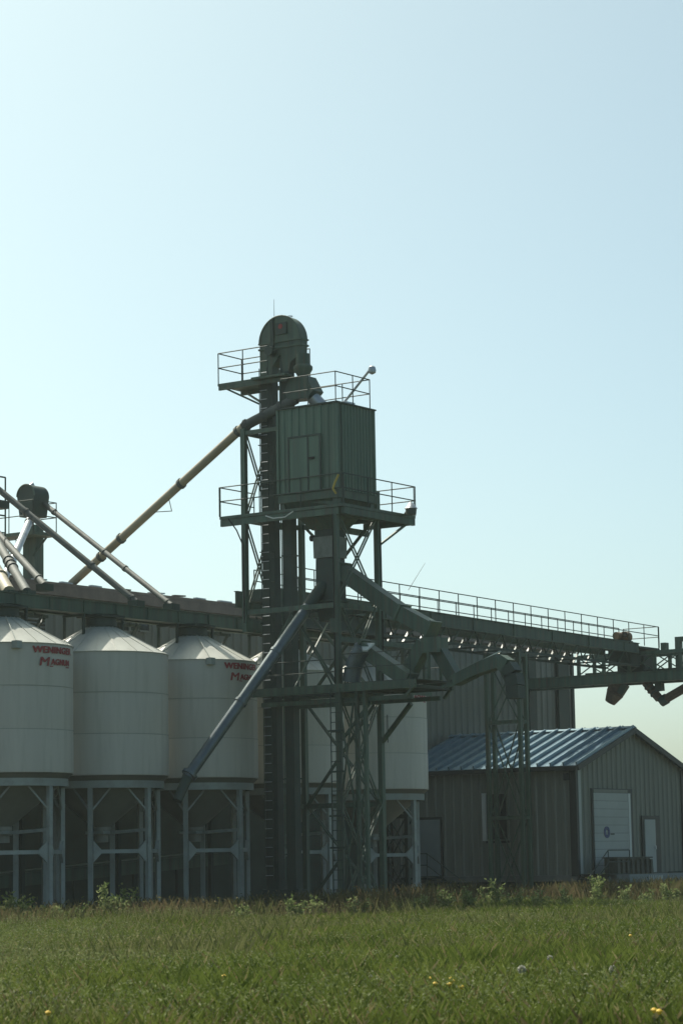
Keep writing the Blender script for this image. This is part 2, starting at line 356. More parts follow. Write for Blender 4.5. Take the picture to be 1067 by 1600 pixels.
# side wall: window, vent, door
a = pt(758, 1242, X=AX0 - .06); b = pt(793, 1312, X=AX0 - .06)
wn = MB().box(AX0 - .05, AX0 - .037, b.y, a.y, b.z, a.z).build('window', 'glass', an)
MB().box(AX0 - .12, AX0 - .04, a.y - .04, a.y + .14, b.z - .05, a.z + .05).build('jamb', 'pale', wn)
MB().box(AX0 - .10, AX0 - .04, b.y - .08, b.y - .002, b.z - .05, a.z + .05).build('jamb', 'wall', wn)
MB().box(AX0 - .13, AX0 - .04, b.y - .1, a.y - .042, b.z - .14, b.z - .052).build('sill', 'trim', wn)
for s in (.33, .66): MB().box(AX0 - .075, AX0 - .05, b.y + (a.y - b.y) * s - .025, b.y + (a.y - b.y) * s + .025, b.z, a.z).build('mullion', 'trim', wn)
a = pt(887, 1214, X=AX0 - .06)
MB().box(AX0 - .22, AX0 - .04, a.y - .12, a.y + .12, a.z - .14, a.z + .14).build('vent', 'trim', an)
a = pt(691, 1277, X=AX0 - .06)
sdr = MB().box(AX0 - .09, AX0 - .037, a.y, a.y + 1.2, FL, a.z).build('side_door', 'trim', an)
MB().box(AX0 - .12, AX0 - .092, a.y + .1, a.y + 1.1, FL + .02, a.z - .1).build('door_leaf', 'gdoor', sdr)
sty = a.y
# floor slab and piers
MB().box(AX0 - .05, AX1, AY0 - .02, AY1, FL - .24, FL - .004).build('floor_slab', 'conc', an)
for i, y in enumerate((-2.5, -.4, 1.8, 4.2)):
    MB().box(AX0 + .1, AX0 + .4, y, y + .3, 0, FL - .245).build('pier', 'conc', an)
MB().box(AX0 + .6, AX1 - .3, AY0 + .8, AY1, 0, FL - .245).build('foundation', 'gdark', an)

dk = thing('loading_dock', 'concrete loading dock slab below the white roller door', 'dock', (29, -3.6, 0))
MB().box(25.6, 32.2, -4.3, AY0 - .04, FL - .30, FL - .01).build('slab', 'conc', dk)
for x in (25.8, 28.3, 31.2): MB().box(x, x + .35, -4.1, -3.7, 0, FL - .302).build('pier', 'conc', dk)
MB().box(26.5, 31.8, -4.36, -4.302, FL - .34, FL - .02).build('edge_plate', 'gdoor', dk)
for i in range(7): MB().box(28.1 + i * .17, 28.1 + i * .17 + rnd.uniform(.05, .10), -4.375, -4.361, FL - .25, FL - .08).build('edge_mark', 'pale', dk)
def stairs(name, label, top, d, n, width, side, rail_h=0.95, land=1.6):
    """landing + flight going down along d; width along side"""
    t = thing(name, label, 'steps', (top[0], top[1], 0)); top, d, side = V(top), V(d), V(side)
    for i in range(n):
        z = top.z * (1 - (i + 1) / (n + 1)); c = top + d * (0.26 * i + .13)
        vs = [c - d * .14, c + d * .14, c + d * .14 + side * width, c - d * .14 + side * width]
        MB().prism([(v.x, v.y, z) for v in vs], (0, 0, -.05)).build('tread', 'gdark', t)
    for sw in (0, width):
        a = top + side * sw; b = a + d * (0.26 * n); b.z = 0.03
        MB().beam(a - V((0, 0, .12)), b, 0.05, 0.2).build('stringer', 'gdark', t)
    for sw in (0.05,):
        a = top + side * sw; b = a + d * (0.26 * n); b.z = 0.03; e = a - d * land
        r = MB().rail([e, a], rail_h, land, 0.022); r.tube(a + V((0, 0, rail_h)), b + V((0, 0, rail_h)), .022, n=6).tube(a + V((0, 0, rail_h * .5)), b + V((0, 0, rail_h * .5)), .018, n=6).tube(b, b + V((0, 0, rail_h)), .022, n=6)
        r.build('railing', 'gdark', t)
    return t
st = stairs('dock_steps', 'dark steel steps and railing at the annex corner', (25.1, -4.28, FL - .02), (-1, 0, 0), 6, 1.2, (0, 1, 0), land=1.7)
MB().box(24.95, 26.8, -4.30, -3.0, FL - .004, FL + .03).build('landing', 'gdark', st)
st = stairs('dock_steps', 'dark steel steps and railing beyond the narrow door', (33.3, -4.28, FL - .02), (1, 0, 0), 6, 1.2, (0, 1, 0), land=1.9)
MB().box(32.25, 33.3, -4.30, -3.0, FL - .12, FL + .03).build('landing', 'gdark', st)
MB().box(32.3, 32.5, -3.9, -3.7, 0, FL - .122).build('pier', 'conc', st)
st = stairs('side_steps', 'dark steel steps at the grey door beside the last bin', (23.85, sty + .1, FL - .02), (0, -1, 0), 6, 1.1, (1, 0, 0), land=1.3)
MB().box(23.85, 24.93, sty + .1, sty + 1.4, FL - .1, FL - .02).build('landing', 'gdark', st)
for y in (sty + .15, sty + 1.2): MB().box(23.9, 24.0, y, y + .1, 0, FL - .102).build('post', 'gdark', st)
# ribbed container on the dock
a = pt(952, 1355, Y=-3.9); b = pt(1008, 1355, Y=-3.9)
cr = thing('ribbed_container', 'dark ribbed container sitting on the loading dock edge', 'container', ((a.x + b.x) / 2, -3.9, FL - .01))
MB().box(a.x + .06, b.x - .06, -4.16, -3.64, FL - .008, FL + .60).build('body', 'crate', cr)
for i in range(8):
    x = a.x + .04 + (b.x - a.x - .2) * i / 7
    MB().prism([(x, -4.26, FL - .006), (x + .2, -4.26, FL - .006), (x + .17, -4.24, FL + .56), (x + .03, -4.24, FL + .56)], (0, .09, 0)).build('rib', 'crate', cr)
MB().box(a.x - .02, b.x + .02, -4.24, -3.58, FL + .602, FL + .66).build('lid', 'crate', cr)

# low shed beyond the annex
a = pt(1056, 1191, Y=-1.0)
sh = thing('low_shed', 'dark low shed adjoining the far side of the annex', 'shed', (39, 2, 0))
clad(sh, 'wall2', (34.5, -1.0, .3), (1, 0, 0), 9, 4.9, 0.9, 0.45, .05)
MB().box(34.5, 43.4, -.95, -.75, 0, 5.15).box(34.5, 34.7, -.75, 5.5, 0, 5.15).box(43.2, 43.4, -.75, 5.5, 0, 5.15).build('wall_core', 'gdark', sh)
MB().prism([(34.42, -1.2, 5.16), (34.42, 5.6, 5.75), (34.42, 5.6, 5.9), (34.42, -1.2, 5.42)], (9.2, 0, 0)).build('roof', 'wroof', sh)
MB().path([V((35.2, -.9, 5.40)), V((35.2, -.9, 5.58)), V((37.5, -.9, 5.58))], .03).build('roof_pipe', 'galv', sh)
MB().box(35.3, 36.6, -1.12, -1.055, .3, 3.0).build('door', 'gdoor', sh)

# ---------------------------------------------------------------- hopper bins
BR = 2.15
def make_bin():
    t = thing('hopper_bin', '', 'hopper bin', (0, 0, 0), 'white hopper bins in a row')
    zs = [4.55, 5.84, 7.13, 8.42]
    for i in range(3):
        r = BR - 0.006 * i
        MB().lathe([(r - .05, zs[i]), (r - .006, zs[i]), (r, zs[i] + .012), (r, zs[i + 1] - .02), (r - .004, zs[i + 1])], n=72).build('shell_band', 'bin', t, smooth=True, sharp=12)
    for i, (z, a) in enumerate(((5.84, 0), (7.13, 0))):
        MB().lathe([(BR - .002, z - .014), (BR + .004, z - .011), (BR + .004, z + .008), (BR - .008, z + .012)], n=72).build('band_lap', 'seam', t, smooth=True, sharp=12)
    n = 20
    panel = None
    for i in range(n):
        a0 = 2 * math.pi * i / n; a1 = a0 + 2 * math.pi / n
        if panel is None:
            mb = MB(); mb.lathe([(BR + .012, 8.385), (BR + .02, 8.412), (0.40, 9.36)], n=5, a0=0, a1=2 * math.pi / n)
            mb.beam((BR + .01, 0, 8.42), (0.42, 0, 9.37), .014, .016)
            panel = mb.build('roof_panel', 'roof', t, smooth=True, sharp=12)
        else: inst(panel, t, Matrix.Rotation(a0, 4, 'Z'))
    MB().lathe([(.44, 9.33), (.44, 9.47), (.47, 9.47), (.47, 9.52), (0.02, 9.56)], n=32).build('roof_collar', 'galv', t, smooth=True)
    MB().lathe([(BR - .02, 4.54), (1.98, 4.40), (1.93, 4.36)], n=72).build('skirt_band', 'band', t, smooth=True)
    MB().lathe([(1.90, 4.39), (1.99, 4.39), (1.99, 4.16), (1.90, 4.16), (1.90, 4.39)], n=72).build('ring_beam', 'leg', t, smooth=True)
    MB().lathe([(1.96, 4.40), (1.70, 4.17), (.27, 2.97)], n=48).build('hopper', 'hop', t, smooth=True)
    out = MB().lathe([(.27, 2.98), (.30, 2.98), (.30, 2.72), (.22, 2.72), (.22, 2.5), (.02, 2.5)], n=24).build('outlet', 'hop', t, smooth=True)
    MB().box(-.36, .36, -.36, .36, 2.76, 2.84).build('slide_gate', 'leg', out)
    ang = [R(-90 + 60 * k) for k in range(6)]; P = [V((1.9 * math.cos(a), 1.9 * math.sin(a), 0)) for a in ang]
    for p, a in zip(P, ang):
        up = V((math.cos(a), math.sin(a), 0))
        l = MB().beam(p + V((0, 0, .12)), p + V((0, 0, 4.159)), .15, .13, up=up).build('leg', 'leg', t)
        MB().beam(p, p + V((0, 0, .12)), .5, .5, up=up).build('footing', 'conc', l)
    for k in (-1, 0, 1, 2, 3, 4):
        a, b = P[k % 6], P[(k + 1) % 6]; d = (b - a).normalized()
        for q, s in ((a, 1), (b, -1)):
            MB().beam(q + d * s * .075 + V((0, 0, 3.50)), q + d * s * .66 + V((0, 0, 4.155)), .05, .05).build('knee_brace', 'leg', t)
        if k in (-1, 0):
            zc = 2.20
            MB().beam(a + d * .08 + V((0, 0, zc)), b - d * .08 + V((0, 0, zc)), .09, .12).build('cross_beam', 'leg', t)
            for q, s in ((a, 1), (b, -1)):
                nrm = d.cross(V((0, 0, 1))) * .11
                MB().prism([q + d * s * .078 + V((0, 0, zc - .34)) - nrm / 2, q + d * s * .34 + V((0, 0, zc - .06)) - nrm / 2, q + d * s * .34 + V((0, 0, zc + .06)) - nrm / 2, q + d * s * .078 + V((0, 0, zc + .34)) - nrm / 2], nrm).build('gusset', 'leg', t)
    MB().beam((0, -.38, 2.80), (0, -1.82, 2.86), .06, .10).build('gate_rod', 'leg', t)
    return t
proto = make_bin()
def lettering():
    """two red lines of text wrapped on the shell, facing the lane (-Y)"""
    bits = []
    def text(body, x, z, wd, ht, shear=0.0, off=0.012):
        c = bpy.data.curves.new('lettering', 'FONT'); c.body = body; c.size = 1.0; c.shear = shear; c.offset = off; c.space_character = 1.06
        o = bpy.data.objects.new('tmp_text', c); COL.objects.link(o); bpy.context.view_layer.update()
        me = bpy.data.meshes.new_from_object(o.evaluated_get(bpy.context.evaluated_depsgraph_get()))
        vs = [v.co.copy() for v in me.vertices]; fs = [tuple(p.vertices) for p in me.polygons]
        bpy.data.objects.remove(o); bpy.data.meshes.remove(me)
        x0, x1 = min(v.x for v in vs), max(v.x for v in vs); z0, z1 = min(v.y for v in vs), max(v.y for v in vs)
        bits.append(([(x + (v.x - x0) / (x1 - x0) * wd, z + (v.y - z0) / (z1 - z0) * ht) for v in vs], fs))
        bits.append(([(px_ + .030, pz_ + .006) for px_, pz_ in bits[-1][0]], fs))
    W = 1.76
    text('WENINGER', 0, 0, W, .205, off=.02)
    text('M', .24, -.38, .37, .26, shear=.14, off=0.0); text('AGNUM', .66, -.345, .93, .185, off=.018)
    bits.append(([(.62, -.40), (1.60, -.40), (1.60, -.37), (.62, -.37)], [(0, 1, 2, 3)]))
    mb = MB()
    for ib, (vs, fs) in enumerate(bits):
        out = []
        for (x, z) in vs:
            a = R(-90) + (x - W / 2) / BR; rr = BR + .012 + .0012 * ib
            out.append((rr * math.cos(a), rr * math.sin(a), 8.10 + z))
        mb.add(out, fs)
    return mb
let = lettering().build('lettering', 'red', proto, label='red brand lettering in two lines')
print('letter width', max(v[0] for v in let.bound_box) - min(v[0] for v in let.bound_box))
lb = MB().box(-1.42, -1.20, -2.15 + .26, -2.15 + .48, 8.22, 8.44).tube((-1.31, -1.75, 8.45), (-.5, -.6, 9.3), .018, n=6).build('level_box', 'leg', proto)
lblbl = ['lettered white hopper bin under the twin spouts of the small elevator', 'plain white hopper bin without lettering between two lettered bins',
         'lettered white hopper bin crossed by the long blue-grey spout', 'white hopper bin standing directly behind the tower legs and ladder',
         'lettered white hopper bin with splayed leg struts beside the annex']
bins = []
for n in range(5):
    b = proto if n == 0 else copy_tree(proto)
    bins.append(b)
PITCHX = 4.85
BXS = (-4.6, 0.0, 4.72, 9.75, 15.05)
for n, b in enumerate(bins):
    z = (0, 0, 0, -.10, -.24)[n]
    b.location = (BXS[n], 0, z); b['label'] = lblbl[n]
    for ch in list(b.children):
        if n in (1, 3) and ch.name.split('.')[0] in ('lettering', 'level_box'): bpy.data.objects.remove(ch)
ORG['bin5'] = V((0, 0, 0))
b5 = bins[4]
for k in (-1, 0, 1):                                        # kicker struts on the last bin
    a = R(-90 + 60 * k); p = V((1.9 * math.cos(a), 1.9 * math.sin(a), 1.2)); tdir = V((-math.sin(a), math.cos(a), 0))
    for s in (-1, 1): MB().beam(p + tdir * s * .05, p + tdir * s * .75 + V((0, 0, -.98)), .08, .08).build('kicker_strut', 'leg', b5)
a = R(-95)                                                   # hanging loop and downpipe on its shell
MB().lathe([(BR + .03, 6.2), (BR + .05, 6.2), (BR + .05, 7.2), (BR + .03, 7.2)], n=1, a0=R(-128), a1=R(-127.2)).build('shell_cable', 'dark', b5)

# ---------------------------------------------------------------- conveyor over the bins
cv = thing('bin_conveyor', 'dark green conveyor gallery running over the bin roofs', 'conveyor', (0, 0, 9.7))
CX0, CX1 = -16.0, 15.5
for s, nm in ((-1, 'front'), (1, 'rear')):
    y = s * .40 + .30
    MB().beam((CX0, y, 9.92), (CX1, y, 9.92), .06, .36).build('side_girder', 'green', cv)
    MB().beam((CX0, y, 10.12), (CX1, y, 10.12), .16, .03).beam((CX0, y, 9.72), (CX1, y, 9.72), .16, .03).build('girder_flange', 'green', cv)
    x = CX0 + .6
    while x < CX1: MB().box(x, x + .03, y - .07, y + .07, 9.74, 10.10).build('stiffener', 'green', cv); x += 1.6
MB().box(CX0, CX1, -.04, .62, 9.76, 9.785).build('deck', 'gdark', cv)
MB().box(CX0, CX1, .06, .54, 9.79, 10.10).build('conveyor_trough', 'gdark', cv)
x = CX0 + 1
while x < CX1 - 1:
    MB().box(x, x + 1.5, .02, .58, 10.105, 10.13).build('trough_cover', 'green', cv); x += 1.55
for X in (-9.4,) + BXS:
    MB().lathe([(.48, 9.32), (.52, 9.36), (.50, 9.60), (.70, 9.63)], (X, 0, -.24 if X > 12 else (-.1 if X > 8 else 0)), n=24).build('spout_drum', 'gdark', cv, smooth=True)
    MB().lathe([(.40, 9.60), (.34, 9.64), (.62, 9.715)], (X, 0, 0), n=20, cap=True).build('drop_spout', 'gdark', cv)
    MB().box(X - .55, X + .55, -.55, .55, 9.63, 9.70).build('spout_frame', 'gdark', cv)
    for sx in (-.95, .95):
        for sy in (-.10, .70):
            MB().beam((X + sx, sy, 8.95), (X + sx, sy, 9.70), .07).build('support_post', 'gdark', cv)
        MB().beam((X + sx, -.15, 9.66), (X + sx, .75, 9.66), .08, .07).build('cross_bearer', 'gdark', cv)
for X in (-7.0, -2.3, 2.36, 7.25, 12.3):                     # rear posts and knee bracing standing behind the bins
    for y in (1.3,):
        MB().beam((X, y, 0), (X, y, 9.70), .14, .14).build('post', 'gdark', cv)
        for s in (-1, 1): MB().beam((X, y, 8.5), (X + s * 1.1, y, 9.68), .07).build('knee_brace', 'gdark', cv)
        MB().beam((X - 1.2, y, 9.69), (X + 1.2, y, 9.69), .1, .1).build('bearer', 'gdark', cv)
    MB().beam((X, .75, 9.66), (X, 1.25, 9.66), .08, .08).build('bearer', 'gdark', cv)
    MB().beam((X, 1.3, 8.4), (X, .45, 9.6), .06).build('brace', 'gdark', cv)
# rear row of pipes and trays between conveyor and warehouse
tr = thing('cable_tray', 'dark cable tray strung along the warehouse wall above the bins', 'cable tray', (0, 4, 9.3))
MB().box(-16, 15, 3.8, 4.2, 9.25, 9.33).build('tray', 'gdark', tr)
for x in range(-15, 16, 3): MB().beam((x, 4.0, 9.25), (x, 5.92, 8.6), .07).build('bracket', 'gdark', tr)
# slanted conveyor below the bins
uc = thing('under_bin_conveyor', 'long green covered belt conveyor climbing behind the bin legs', 'conveyor', (0, 3.4, 0))
pa, pb = V((-14, 3.4, .62)), V((10.5, 3.4, 1.95))
MB().beam(pa, pb, .7, .42).build('trough', 'green', uc)
MB().beam(pa + V((0, 0, .25)), pb + V((0, 0, .25)), .82, .05).build('cover', 'green', uc)
for i in range(8):
    q = pa.lerp(pb, (i + .3) / 8)
    for s in (-.3, .3): MB().beam((q.x, q.y + s, 0), (q.x, q.y + s, q.z - .22), .07).build('leg', 'gdark', uc)

# ---------------------------------------------------------------- catwalk conveyor bridge
def cz(x, z0, z1): return z0 + (z1 - z0) * (x - 16.7) / (34.4 - 16.7)
cb = thing('conveyor_bridge', 'high green conveyor bridge with handrails reaching past the warehouse corner', 'conveyor', (22, 0, 9.8))
BX0, BX1 = 8.2, 34.4
top = lambda x: cz(x, 11.05, 10.80); bot = lambda x: cz(x, 10.57, 10.42); low = lambda x: cz(x, 9.95, 9.85)
for y in (-.82, .82):
    MB().prism([(BX0, y - .03, bot(BX0)), (BX1, y - .03, bot(BX1)), (BX1, y - .03, top(BX1)), (BX0, y - .03, top(BX0))], (0, .06, 0)).build('side_girder', 'green', cb)
    MB().beam((BX0, y, top(BX0) + .015), (BX1, y, top(BX1) + .015), .16, .028).beam((BX0, y, bot(BX0) - .015), (BX1, y, bot(BX1) - .015), .16, .028).build('girder_flange', 'green', cb)
    MB().beam((BX0, y, low(BX0)), (BX1, y, low(BX1)), .09, .09).build('bottom_chord', 'gdark', cb)
    x = BX0 + .4; i = 0
    while x < BX1 - .9:
        MB().beam((x, y, low(x) + .05), (x + rnd.uniform(.45, .6), y, bot(x) - .03), rnd.uniform(.06, .11) if y > 0 else .05, .03, up=(-1, 0, .9)).build('web_bar', rnd.choice(('wall', 'gpipe', 'wall2', 'pale', 'green')) if y > 0 else 'green', cb)
        if i % 2 == 0: MB().beam((x + .66, y, bot(x) - .04), (x + .95, y, low(x) + .05), .05, .03).build('web_bar', 'gdark', cb)
        MB().box(x + .45, x + .49, y - .07, y + .07, bot(x) + .01, top(x) - .02).build('stiffener', 'green', cb) if i % 3 == 0 else None
        x += 1.0; i += 1
    r = MB(); k = 20
    xe = 36.2 if y < 0 else 35.6
    for i in range(k + 1):
        xx = BX0 + 1 + (xe - BX0 - 1) * i / k; r.tube((xx, y - .06, top(xx) - .05), (xx, y - .06, top(xx) + .86), .022, n=6)
    for h in (.86, .47): r.tube((BX0 + 1, y - .06, top(BX0 + 1) + h), (xe, y - .06, top(xe) + h), .02, n=6)
    r.build('railing', 'gdark', cb)
MB().prism([(BX0, -.72, bot(BX0) + .12), (BX1, -.72, bot(BX1) + .12), (BX1, -.72, bot(BX1) + .16), (BX0, -.72, bot(BX0) + .16)], (0, 1.1, 0)).build('deck', 'gdark', cb)
MB().prism([(BX0, -.25, bot(BX0) + .17), (BX1, -.25, bot(BX1) + .17), (BX1, -.25, bot(BX1) + .55), (BX0, -.25, bot(BX0) + .55)], (0, .5, 0)).build('conveyor_trough', 'gdark', cb)
x = BX0 + .2
while x < BX1:
    MB().beam((x, -.77, low(x)), (x, .77, low(x)), .06).build('cross_bar', 'gdark', cb); x += 1.9
MB().box(34.4, 36.2, -.9, .9, 10.62, 10.70).build('end_platform', 'gdark', cb)
r = MB().rail([(36.18, -.86, 10.7), (36.18, .86, 10.7)], .95, 1.2, .02).build('railing', 'gdark', cb)
MB().box(34.2, 35.6, -.55, .55, 9.95, 10.60).build('discharge_box', 'gdark', cb)
MB().box(9.5, 15.5, -.55, .55, 9.92, 10.5).build('transfer_box', 'gdark', cb)
a = pt(664, 880, Y=.8); MB().tube(pt(638, 922, Y=.8), a, .012, .006, n=5).build('whip_antenna', 'gdark', cb)
mo = thing('drive_motor', 'rusty orange drive motor on the bridge end platform', 'motor', pt(972, 1000, Y=0))
c = ORG[mo.name]; c.z = 11.0
MB().tube(c + V((-.55, 0, .14)), c + V((.15, 0, .14)), .17).build('motor_body', 'orange', mo, smooth=True)
MB().tube(c + V((.16, 0, .14)), c + V((.5, 0, .14)), .24).build('gear_case', 'orange', mo, smooth=True)
MB().box(c.x - .45, c.x + .5, c.y - .25, c.y + .25, c.z - .2, c.z - .04).build('base_frame', 'gdark', mo)
MB().box(c.x - .3, c.x - .05, c.y - .28, c.y - .17, c.z + .1, c.z + .3).build('terminal_box', 'rust', mo)

def bent(name, label, x0, x1, y0, y1, ztop, levels, mtl='green', cat='mast', dz=0.0):
    t = thing(name, label, cat, ((x0 + x1) / 2, (y0 + y1) / 2, 0))
    cs = [(x0, y0), (x1, y0), (x1, y1), (x0, y1)]
    for x, y in cs: MB().beam((x, y, 0), (x, y, ztop), .15, .15).build('leg', mtl, t)
    for i, z in enumerate(levels):
        for (xa, ya), (xb, yb) in zip(cs, cs[1:] + cs[:1]):
            L = .08 * (V((xb - xa, yb - ya, 0)).normalized()); MB().beam((xa + L.x, ya + L.y, z), (xb - L.x, yb - L.y, z), .10, .14).build('girt', mtl, t)
    zz = [0.1] + list(levels)
    for za, zb in zip(zz[:-1], zz[1:]):
        for xx in (x0, x1):
            k = max(1, round((zb - za) / ((y1 - y0) * 1.7)))
            for j in range(k):
                a0, b0 = za + (zb - za) * j / k, za + (zb - za) * (j + 1) / k
                MB().beam((xx - .02, y0 + .08, a0 + .08), (xx - .02, y1 - .08, b0 - .08), .05, .03, up=(1, 0, 0)).build('brace', mtl, t)
                MB().beam((xx + .02, y1 - .08, a0 + .08), (xx + .02, y0 + .08, b0 - .08), .05, .03, up=(1, 0, 0)).build('brace', mtl, t)
    return t
g1 = pt(800, 1128, X=24.0).z
bent('support_mast', 'slim green lattice mast under the bridge in front of the annex roof', 24.0, 24.5, -1.08, .42, 9.86, [3.35, g1, 9.75])
bent('support_mast', 'green lattice mast holding the bridge beside the hopper bins', 17.6, 18.1, .1, 1.3, 9.86, [3.4, 6.6, 9.75], 'gdark')

# ---------------------------------------------------------------- gantry loader
ga = thing('loading_gantry', 'green truss gantry jutting from the warehouse across the bridge end', 'gantry', (35.7, 0, 9))
GY1, GY0 = 5.75, -13.0
for x in (35.0, 36.4):
    MB().box(x - .05, x + .05, GY0, GY1, 9.22, 9.62).build('bottom_girder', 'green', ga)
    MB().box(x - .10, x + .10, GY0, GY1, 9.19, 9.216).box(x - .1, x + .1, GY0, GY1, 9.624, 9.65).build('girder_flange', 'green', ga)
    if x < 36: MB().box(x - .06, x + .06, GY0, 2.6, 10.36, 10.52).build('top_chord', 'green', ga)
    else: MB().box(x - .06, x + .06, GY0, 2.6, 10.36, 10.52).build('top_chord', 'green', ga)
    y = 2.5; i = 0
    while y > GY0 + .3:
        MB().box(x - .05, x + .05, y - .09, y + .05, 9.655, 10.355).build('web_post', 'green', ga)
        y2 = y - 1.25
        if y2 > GY0:
            MB().beam((x - .03, y - .1, 9.68), (x - .03, y2 + .06, 10.34), .05, .03, up=(1, 0, 0)).build('brace', 'green', ga)
            MB().beam((x + .03, y - .1, 10.34), (x + .03, y2 + .06, 9.68), .05, .03, up=(1, 0, 0)).build('brace', 'green', ga)
        y = y2; i += 1
y = 5.3
while y > GY0:
    MB().box(35.11, 36.29, y - .04, y + .04, 9.24, 9.32).build('cross_bar', 'gdark', ga)
    if y > -11.5: MB().beam((35.12, y - .05, 9.28), (36.28, y - 1.35, 9.28), .05, .03).build('plan_brace', 'wall', ga)
    y -= 1.4
MB().box(35.4, 36.0, GY0, 2.4, 9.66, 9.76).build('conveyor_trough', 'gdark', ga)
a = pt(1000, 1035, X=35.2); MB().box(35.15, 36.2, a.y - .2, a.y + 1.1, 9.66, 10.34).build('drive_box', 'gdark', ga)
a = pt(1036, 1015, X=35.2); MB().box(35.2, 35.5, a.y - .12, a.y + .12, 10.53, 10.85).build('junction_box', 'green', ga)
a = pt(1060, 1010, X=35.2)
MB().box(35.1, 35.35, a.y - .12, a.y + .12, 9.66, 11.05).box(35.1, 35.35, a.y - 1.6, a.y - .125, 10.85, 11.05).box(35.1, 35.35, a.y - 1.6, a.y - 1.36, 10.53, 10.845).build('portal_frame', 'green', ga)
for y in (-11.8,):
    for x in (35.0, 36.4): MB().box(x - .1, x + .1, y - .1, y + .1, 0, 9.18).build('leg', 'green', ga)
# hanging rusty spouts
sp = thing('flared_spout', 'rusty flared spout hanging open-mouthed under the gantry', 'spout', pt(970, 1072, X=35.7))
a, b = pt(968, 1070, X=35.7), pt(953, 1098, X=35.7); b2 = a.lerp(b, .45)
MB().tube(a + V((0, 0, .15)), b2, .36, .40).build('throat', 'rust', sp, smooth=True)
MB().tube(b2, b, .40, .24).build('nozzle', 'rust', sp, smooth=True)
a2, b2 = pt(978, 1070, X=35.5), pt(969, 1084, X=35.5); MB().beam(a2, b2, .22, .3).build('actuator', 'gdark', sp)
sp = thing('spout_pipe', 'dark rusty spout pipe slanting down under the gantry truss', 'spout', pt(1010, 1069, X=35.7))
a, b = pt(1009, 1067, X=35.7), pt(1030, 1092, X=35.7)
MB().tube(a, b, .19).build('pipe', 'rust', sp, smooth=True)
for f in (.2, .42, .64): MB().tube(a.lerp(b, f), a.lerp(b, f + .05), .23).build('clamp', 'gdark', sp, smooth=True)
MB().beam(pt(1030, 1068, X=35.5), pt(1031, 1080, X=35.5), .34, .3).build('actuator', 'gdark', sp)
sp = thing('spout_pipe', 'rusty spout pipe angling upwards away from the kinked spout joint', 'spout', pt(1037, 1096, X=35.7))
a, b = pt(1036, 1095, X=35.7), pt(1096, 1060, X=35.7)
MB().tube(a, b, .19).build('pipe', 'rust', sp, smooth=True)
MB().tube(a - (b - a).normalized() * .12, a + (b - a).normalized() * .2, .23).build('elbow_collar', 'gdark', sp, smooth=True)
MB().tube(pt(1030, 1092, X=35.7), pt(1037, 1094, X=35.7), .15).build('joint', 'gdark', sp, smooth=True)
MB().beam(b, (b.x, b.y, 9.2), .06).build('hanger', 'gdark', sp)
# ---------------------------------------------------------------- elevator tower
TX0, TY0 = 4.5, -6.1
TX1, TY1 = 6.86, -2.42
tw = thing('support_tower', 'tall braced green steel tower carrying platforms and the clad bin', 'tower', (5.7, -4.3, 0))
legs = dict(A=(TX0, TY1), B=(TX0, TY0), C=(TX1, TY0), D=(TX1, -3.02), F=(TX0 + 1.55, TY1))
ztops = dict(A=16.1, B=13.1, C=13.9, D=13.6, F=16.1)
for kx, (x, y) in legs.items():
    MB().beam((x, y, .15 if kx != 'A' else 9.3), (x, y, ztops[kx]), .17, .17).build('leg', 'green', tw)
    if kx != 'A': MB().box(x - .3, x + .3, y - .3, y + .3, 0, .15).build('footing', 'conc', tw)
def xb(a, b, z0, z1, w=.055, off=.02):
    pa, pb = V((*legs[a], 0)), V((*legs[b], 0)); d = (pb - pa).normalized(); nrm = d.cross(V((0, 0, 1)))
    pa += d * .09; pb -= d * .09
    for s, (za, zb) in ((1, (z0, z1)), (-1, (z1, z0))):
        for o in (-.05, .05):
            MB().beam(pa + nrm * (s * off + o) + V((0, 0, za)), pb + nrm * (s * off + o) + V((0, 0, zb)), w, w * .5, up=nrm).build('brace', 'green', tw)
lv = [0.4, 3.6, 7.0, 10.2, 13.0]
for z0, z1 in zip(lv[:-1], lv[1:]):
    xb('B', 'C', z0, z1); xb('D', 'C', z0, z1)
    if z0 > 10: xb('A', 'F', z0, z1)
xb('A', 'F', 13.2, 16.0); xb('A', 'B', 7.2, 10.2) if False else None
MB().beam((TX0 + .1, TY1, 9.36), (TX0 + 1.45, TY1, 9.36), .10, .12).build('girt', 'green', tw)
for z in (3.6, 7.05, 9.95, 12.95):
    for a, b in (('A', 'B'), ('B', 'C'), ('C', 'D'), ('A', 'F'), ('F', 'D')):
        if 'A' in (a, b) and z in (12.95, 3.6, 7.05) or (a, b) == ('B', 'C') and z == 3.6: continue
        pa, pb = V((*legs[a], z)), V((*legs[b], z)); d = (pb - pa).normalized()
        MB().beam(pa + d * .1, pb - d * .1, .10, .16).build('girt', 'green', tw)
# main platform under the clad bin
PX0, PX1, PY0, PY1, PZ = 4.38, 8.62, -6.48, -1.46, 13.12
pl = MB().box(PX0, PX1, PY0, -6.32, PZ, PZ + .1).box(PX0, PX0 + .16, -6.31, PY1, PZ, PZ + .1).box(PX1 - .7, PX1, -6.31, -4.4, PZ, PZ + .1).box(PX0 + .17, PX1 - .71, -2.2, PY1, PZ + .02, PZ + .08).box(PX0 + .17, 5.1, -3.6, -2.21, PZ + .02, PZ + .08)
pl.build('platform', 'green', tw)
MB().beam((PX0 + .1, -6.4, PZ - .12), (PX1, -6.4, PZ - .12), .12, .22).build('platform_beam', 'green', tw)
MB().beam((PX0 + .1, -6.28, PZ - .12), (PX0 + .1, PY1, PZ - .12), .12, .22).build('platform_beam', 'green', tw)
MB().beam((5.4, -4.55, PZ - .35), (PX1 - .05, -4.55, PZ - .35), .12, .2).build('platform_beam', 'green', tw)
